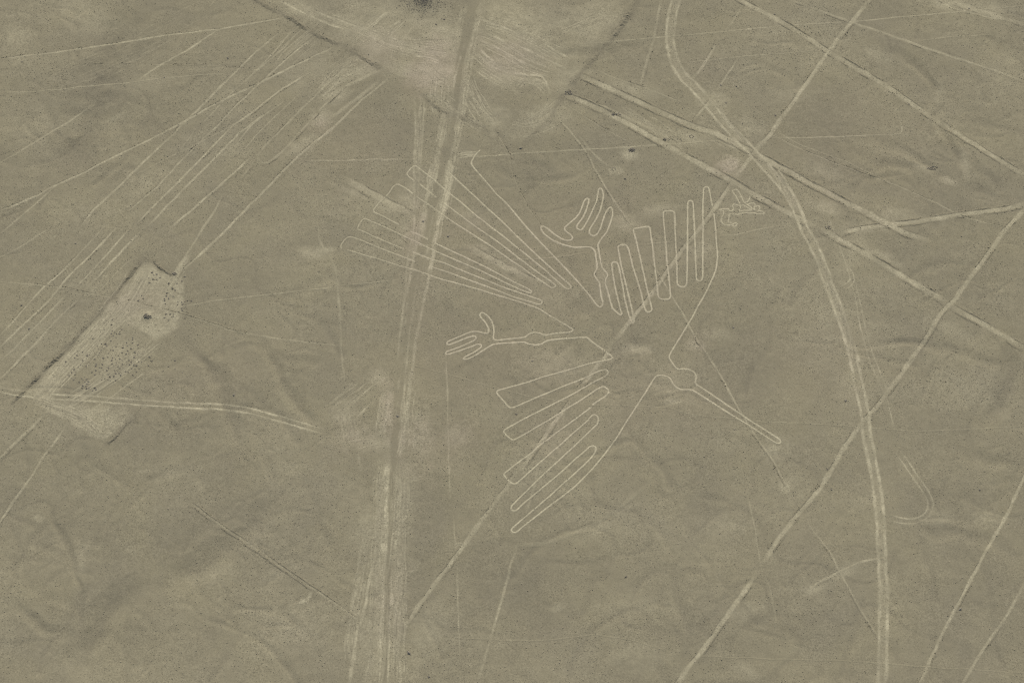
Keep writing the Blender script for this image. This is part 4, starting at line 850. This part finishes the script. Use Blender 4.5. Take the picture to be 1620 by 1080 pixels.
# the stony mound
c = at([672], [0])[0]; m = mpp(672, 0)
for i in range(210):
    a = RS.rand() * 6.28; d = min(abs(RS.normal(0, .6)), 1.5); x = c[0] + math.cos(a) * d * 40 * m; y = c[1] + math.sin(a) * d * 27 * m
    put('mound_stone', ROCKM, (x, y), 'dark stone among many on the low stony mound inside the great trapezoid', 'stone', 'stones of the stony mound', (.35, .75))
n = 1100; a = RS.rand(n) * 6.28; d = np.abs(RS.normal(0, .55, n))
v, f = stones_geo(c[0] + np.cos(a) * d * 46 * m, c[1] + np.sin(a) * d * 30 * m, RS.uniform(.06, .16, n))
tag(link_mesh('rubble', v, f, DARKSTONE, smooth=False), 'loose dark rubble covering the low stony mound', None, None, 'stuff')
# single stones one can pick out
for px, py, lab, s in (
  (703, 31, 'largest of the dark stones just outside the stony mound', 1.3), (690, 39, 'lone dark stone below the stony mound', 1.1), (699, 30, 'smaller dark stone touching the pair beside the stony mound', .9),
  (824, 235, 'lone dark stone below the lower tip of the great trapezoid', 1.3), (1140, 135, 'dark stone on open ground between the curving track and the diagonal line', 1.1), (1165, 137, 'second dark stone on open ground, nearest the diagonal line', 1.1),
  (1149, 163, 'dark stone above the stubby bar by the curving track', 1.0), (1227, 183, 'dark stone on the edge of the diagonal line above the crossroads', 1.1), (1225, 23, 'dark stone beside the broad stony-edged line near the top', 1.0),
  (1533, 14, 'dark stone on the pale strip at the far corner', 1.1), (360, 92, 'dark stone above the fan where no line passes', 1.2), (260, 123, 'dark stone on the thin level trail over the dark valley', .9),
  (284, 51, 'dark stone on the topmost shallow line', .9), (120, 385, 'dark stone outside the fan near the plain edge', .9), (34, 483, 'dark stone between the second and third fan lines', 1.1),
  (46, 520, 'dark stone beside the third fan line', 1.0), (647, 1032, 'large dark stone beside the lower end of the dusty road', 1.5), (990, 912, 'dark stone alone on the smooth plain below the beak', 1.0),
  (679, 1070, 'dark stone on the lowest plain beside the dotted trail', 1.1), (629, 658, 'dark stone on the dusty road', 1.3), (842, 571, 'dark stone between the clawed foot and the near wing', 1.0),
  (1338, 634, 'dark stone beside the double-rut track above the kinked line', 1.3), (1160, 518, 'dark stone on the smooth plain beyond the beak', 1.0), (1309, 742, 'dark stone by the long kinked line below the beak tip', 1.0),
  (1519, 963, 'dark stone at the edge of the brighter straight line', 1.3), (1550, 774, 'dark stone on the plain above the brighter straight line', 1.0), (1315, 774, 'dark stone between the kinked line and the double-rut track', .9),
  (817, 655, 'dark stone inside the near wing feathers', .9), (35, 98, 'dark stone beside the topmost shallow line at the plain edge', .9), (989, 283, 'dark stone below the stone ring near the thin straight line', 1.1),
  (670, 350, 'dark stone on the pinkish scuffed ground among the tail feathers', 1.2), (709, 374, 'dark stone inside the tail feathers beyond the dusty road', 1.2), (1438, 165, 'dark stone beside the broad line near its pale blotch', 1.0), (370, 625, 'dark stone beside the straight double-rut track and the gully', 1.1)):
    put('lone_stone', ROCKM, at([px], [py])[0], lab, 'stone', 'lone dark stones on the plain', (s, s))

# ------------------------------------------------------------------ gravel of the plain (uncountable)
n = 420000
gx = RS.uniform(X0 + 2, X1 - 2, n); gy = RS.uniform(Y0 + 2, Y1 - 2, n)
so_ = soil_at(gx, gy); clump = bil(NZ, RSZ, gx, gy) + .7 * bil(NB, RSZ, gx, gy)
keep = RS.rand(n) < np.clip(.42 + .9 * clump, .06, 1) * (1 - .85 * np.clip(so_[:, 0] * 1.2, 0, 1)) * (1 - .8 * so_[:, 2])
gx, gy = gx[keep], gy[keep]; n = len(gx)
gr = np.clip(RS.lognormal(math.log(.072), .36, n), .03, .18)
me = bpy.data.meshes.new('gravel'); me.vertices.add(n)
me.vertices.foreach_set('co', np.stack([gx, gy, bil(HG, GS, gx, gy) + gr * .15], -1).astype(np.float32).ravel())
a = me.attributes.new('size', 'FLOAT_VECTOR', 'POINT'); a.data.foreach_set('vector', (gr[:, None] * np.stack([RS.uniform(.8, 1.3, n), RS.uniform(.7, 1.1, n), RS.uniform(.5, .9, n)], -1)).astype(np.float32).ravel())
a = me.attributes.new('turn', 'FLOAT_VECTOR', 'POINT'); a.data.foreach_set('vector', np.stack([RS.normal(0, .3, n), RS.normal(0, .3, n), RS.rand(n) * 6.28], -1).astype(np.float32).ravel())
go = bpy.data.objects.new('gravel', me); COL.objects.link(go); tag(go, 'fine dark gravel strewn over the plain', None, None, 'stuff')
ng = bpy.data.node_groups.new('gravel', 'GeometryNodeTree')
ng.interface.new_socket('Geometry', in_out='INPUT', socket_type='NodeSocketGeometry'); ng.interface.new_socket('Geometry', in_out='OUTPUT', socket_type='NodeSocketGeometry')
gi, go_ = ng.nodes.new('NodeGroupInput'), ng.nodes.new('NodeGroupOutput')
ico = ng.nodes.new('GeometryNodeMeshIcoSphere'); ico.inputs['Radius'].default_value = 1.0; ico.inputs['Subdivisions'].default_value = 1
mt = ng.nodes.new('GeometryNodeSetMaterial'); mt.inputs['Material'].default_value = GRAVEL
inst = ng.nodes.new('GeometryNodeInstanceOnPoints')
def na_(nm):
    x = ng.nodes.new('GeometryNodeInputNamedAttribute'); x.data_type = 'FLOAT_VECTOR'; x.inputs['Name'].default_value = nm; return x.outputs['Attribute']
e2r = ng.nodes.new('FunctionNodeEulerToRotation')
L = ng.links
L.new(gi.outputs[0], inst.inputs['Points']); L.new(ico.outputs['Mesh'], mt.inputs['Geometry']); L.new(mt.outputs[0], inst.inputs['Instance'])
L.new(na_('turn'), e2r.inputs[0]); L.new(e2r.outputs[0], inst.inputs['Rotation']); L.new(na_('size'), inst.inputs['Scale']); L.new(inst.outputs[0], go_.inputs[0])
md = go.modifiers.new('gravel', 'NODES'); md.node_group = ng
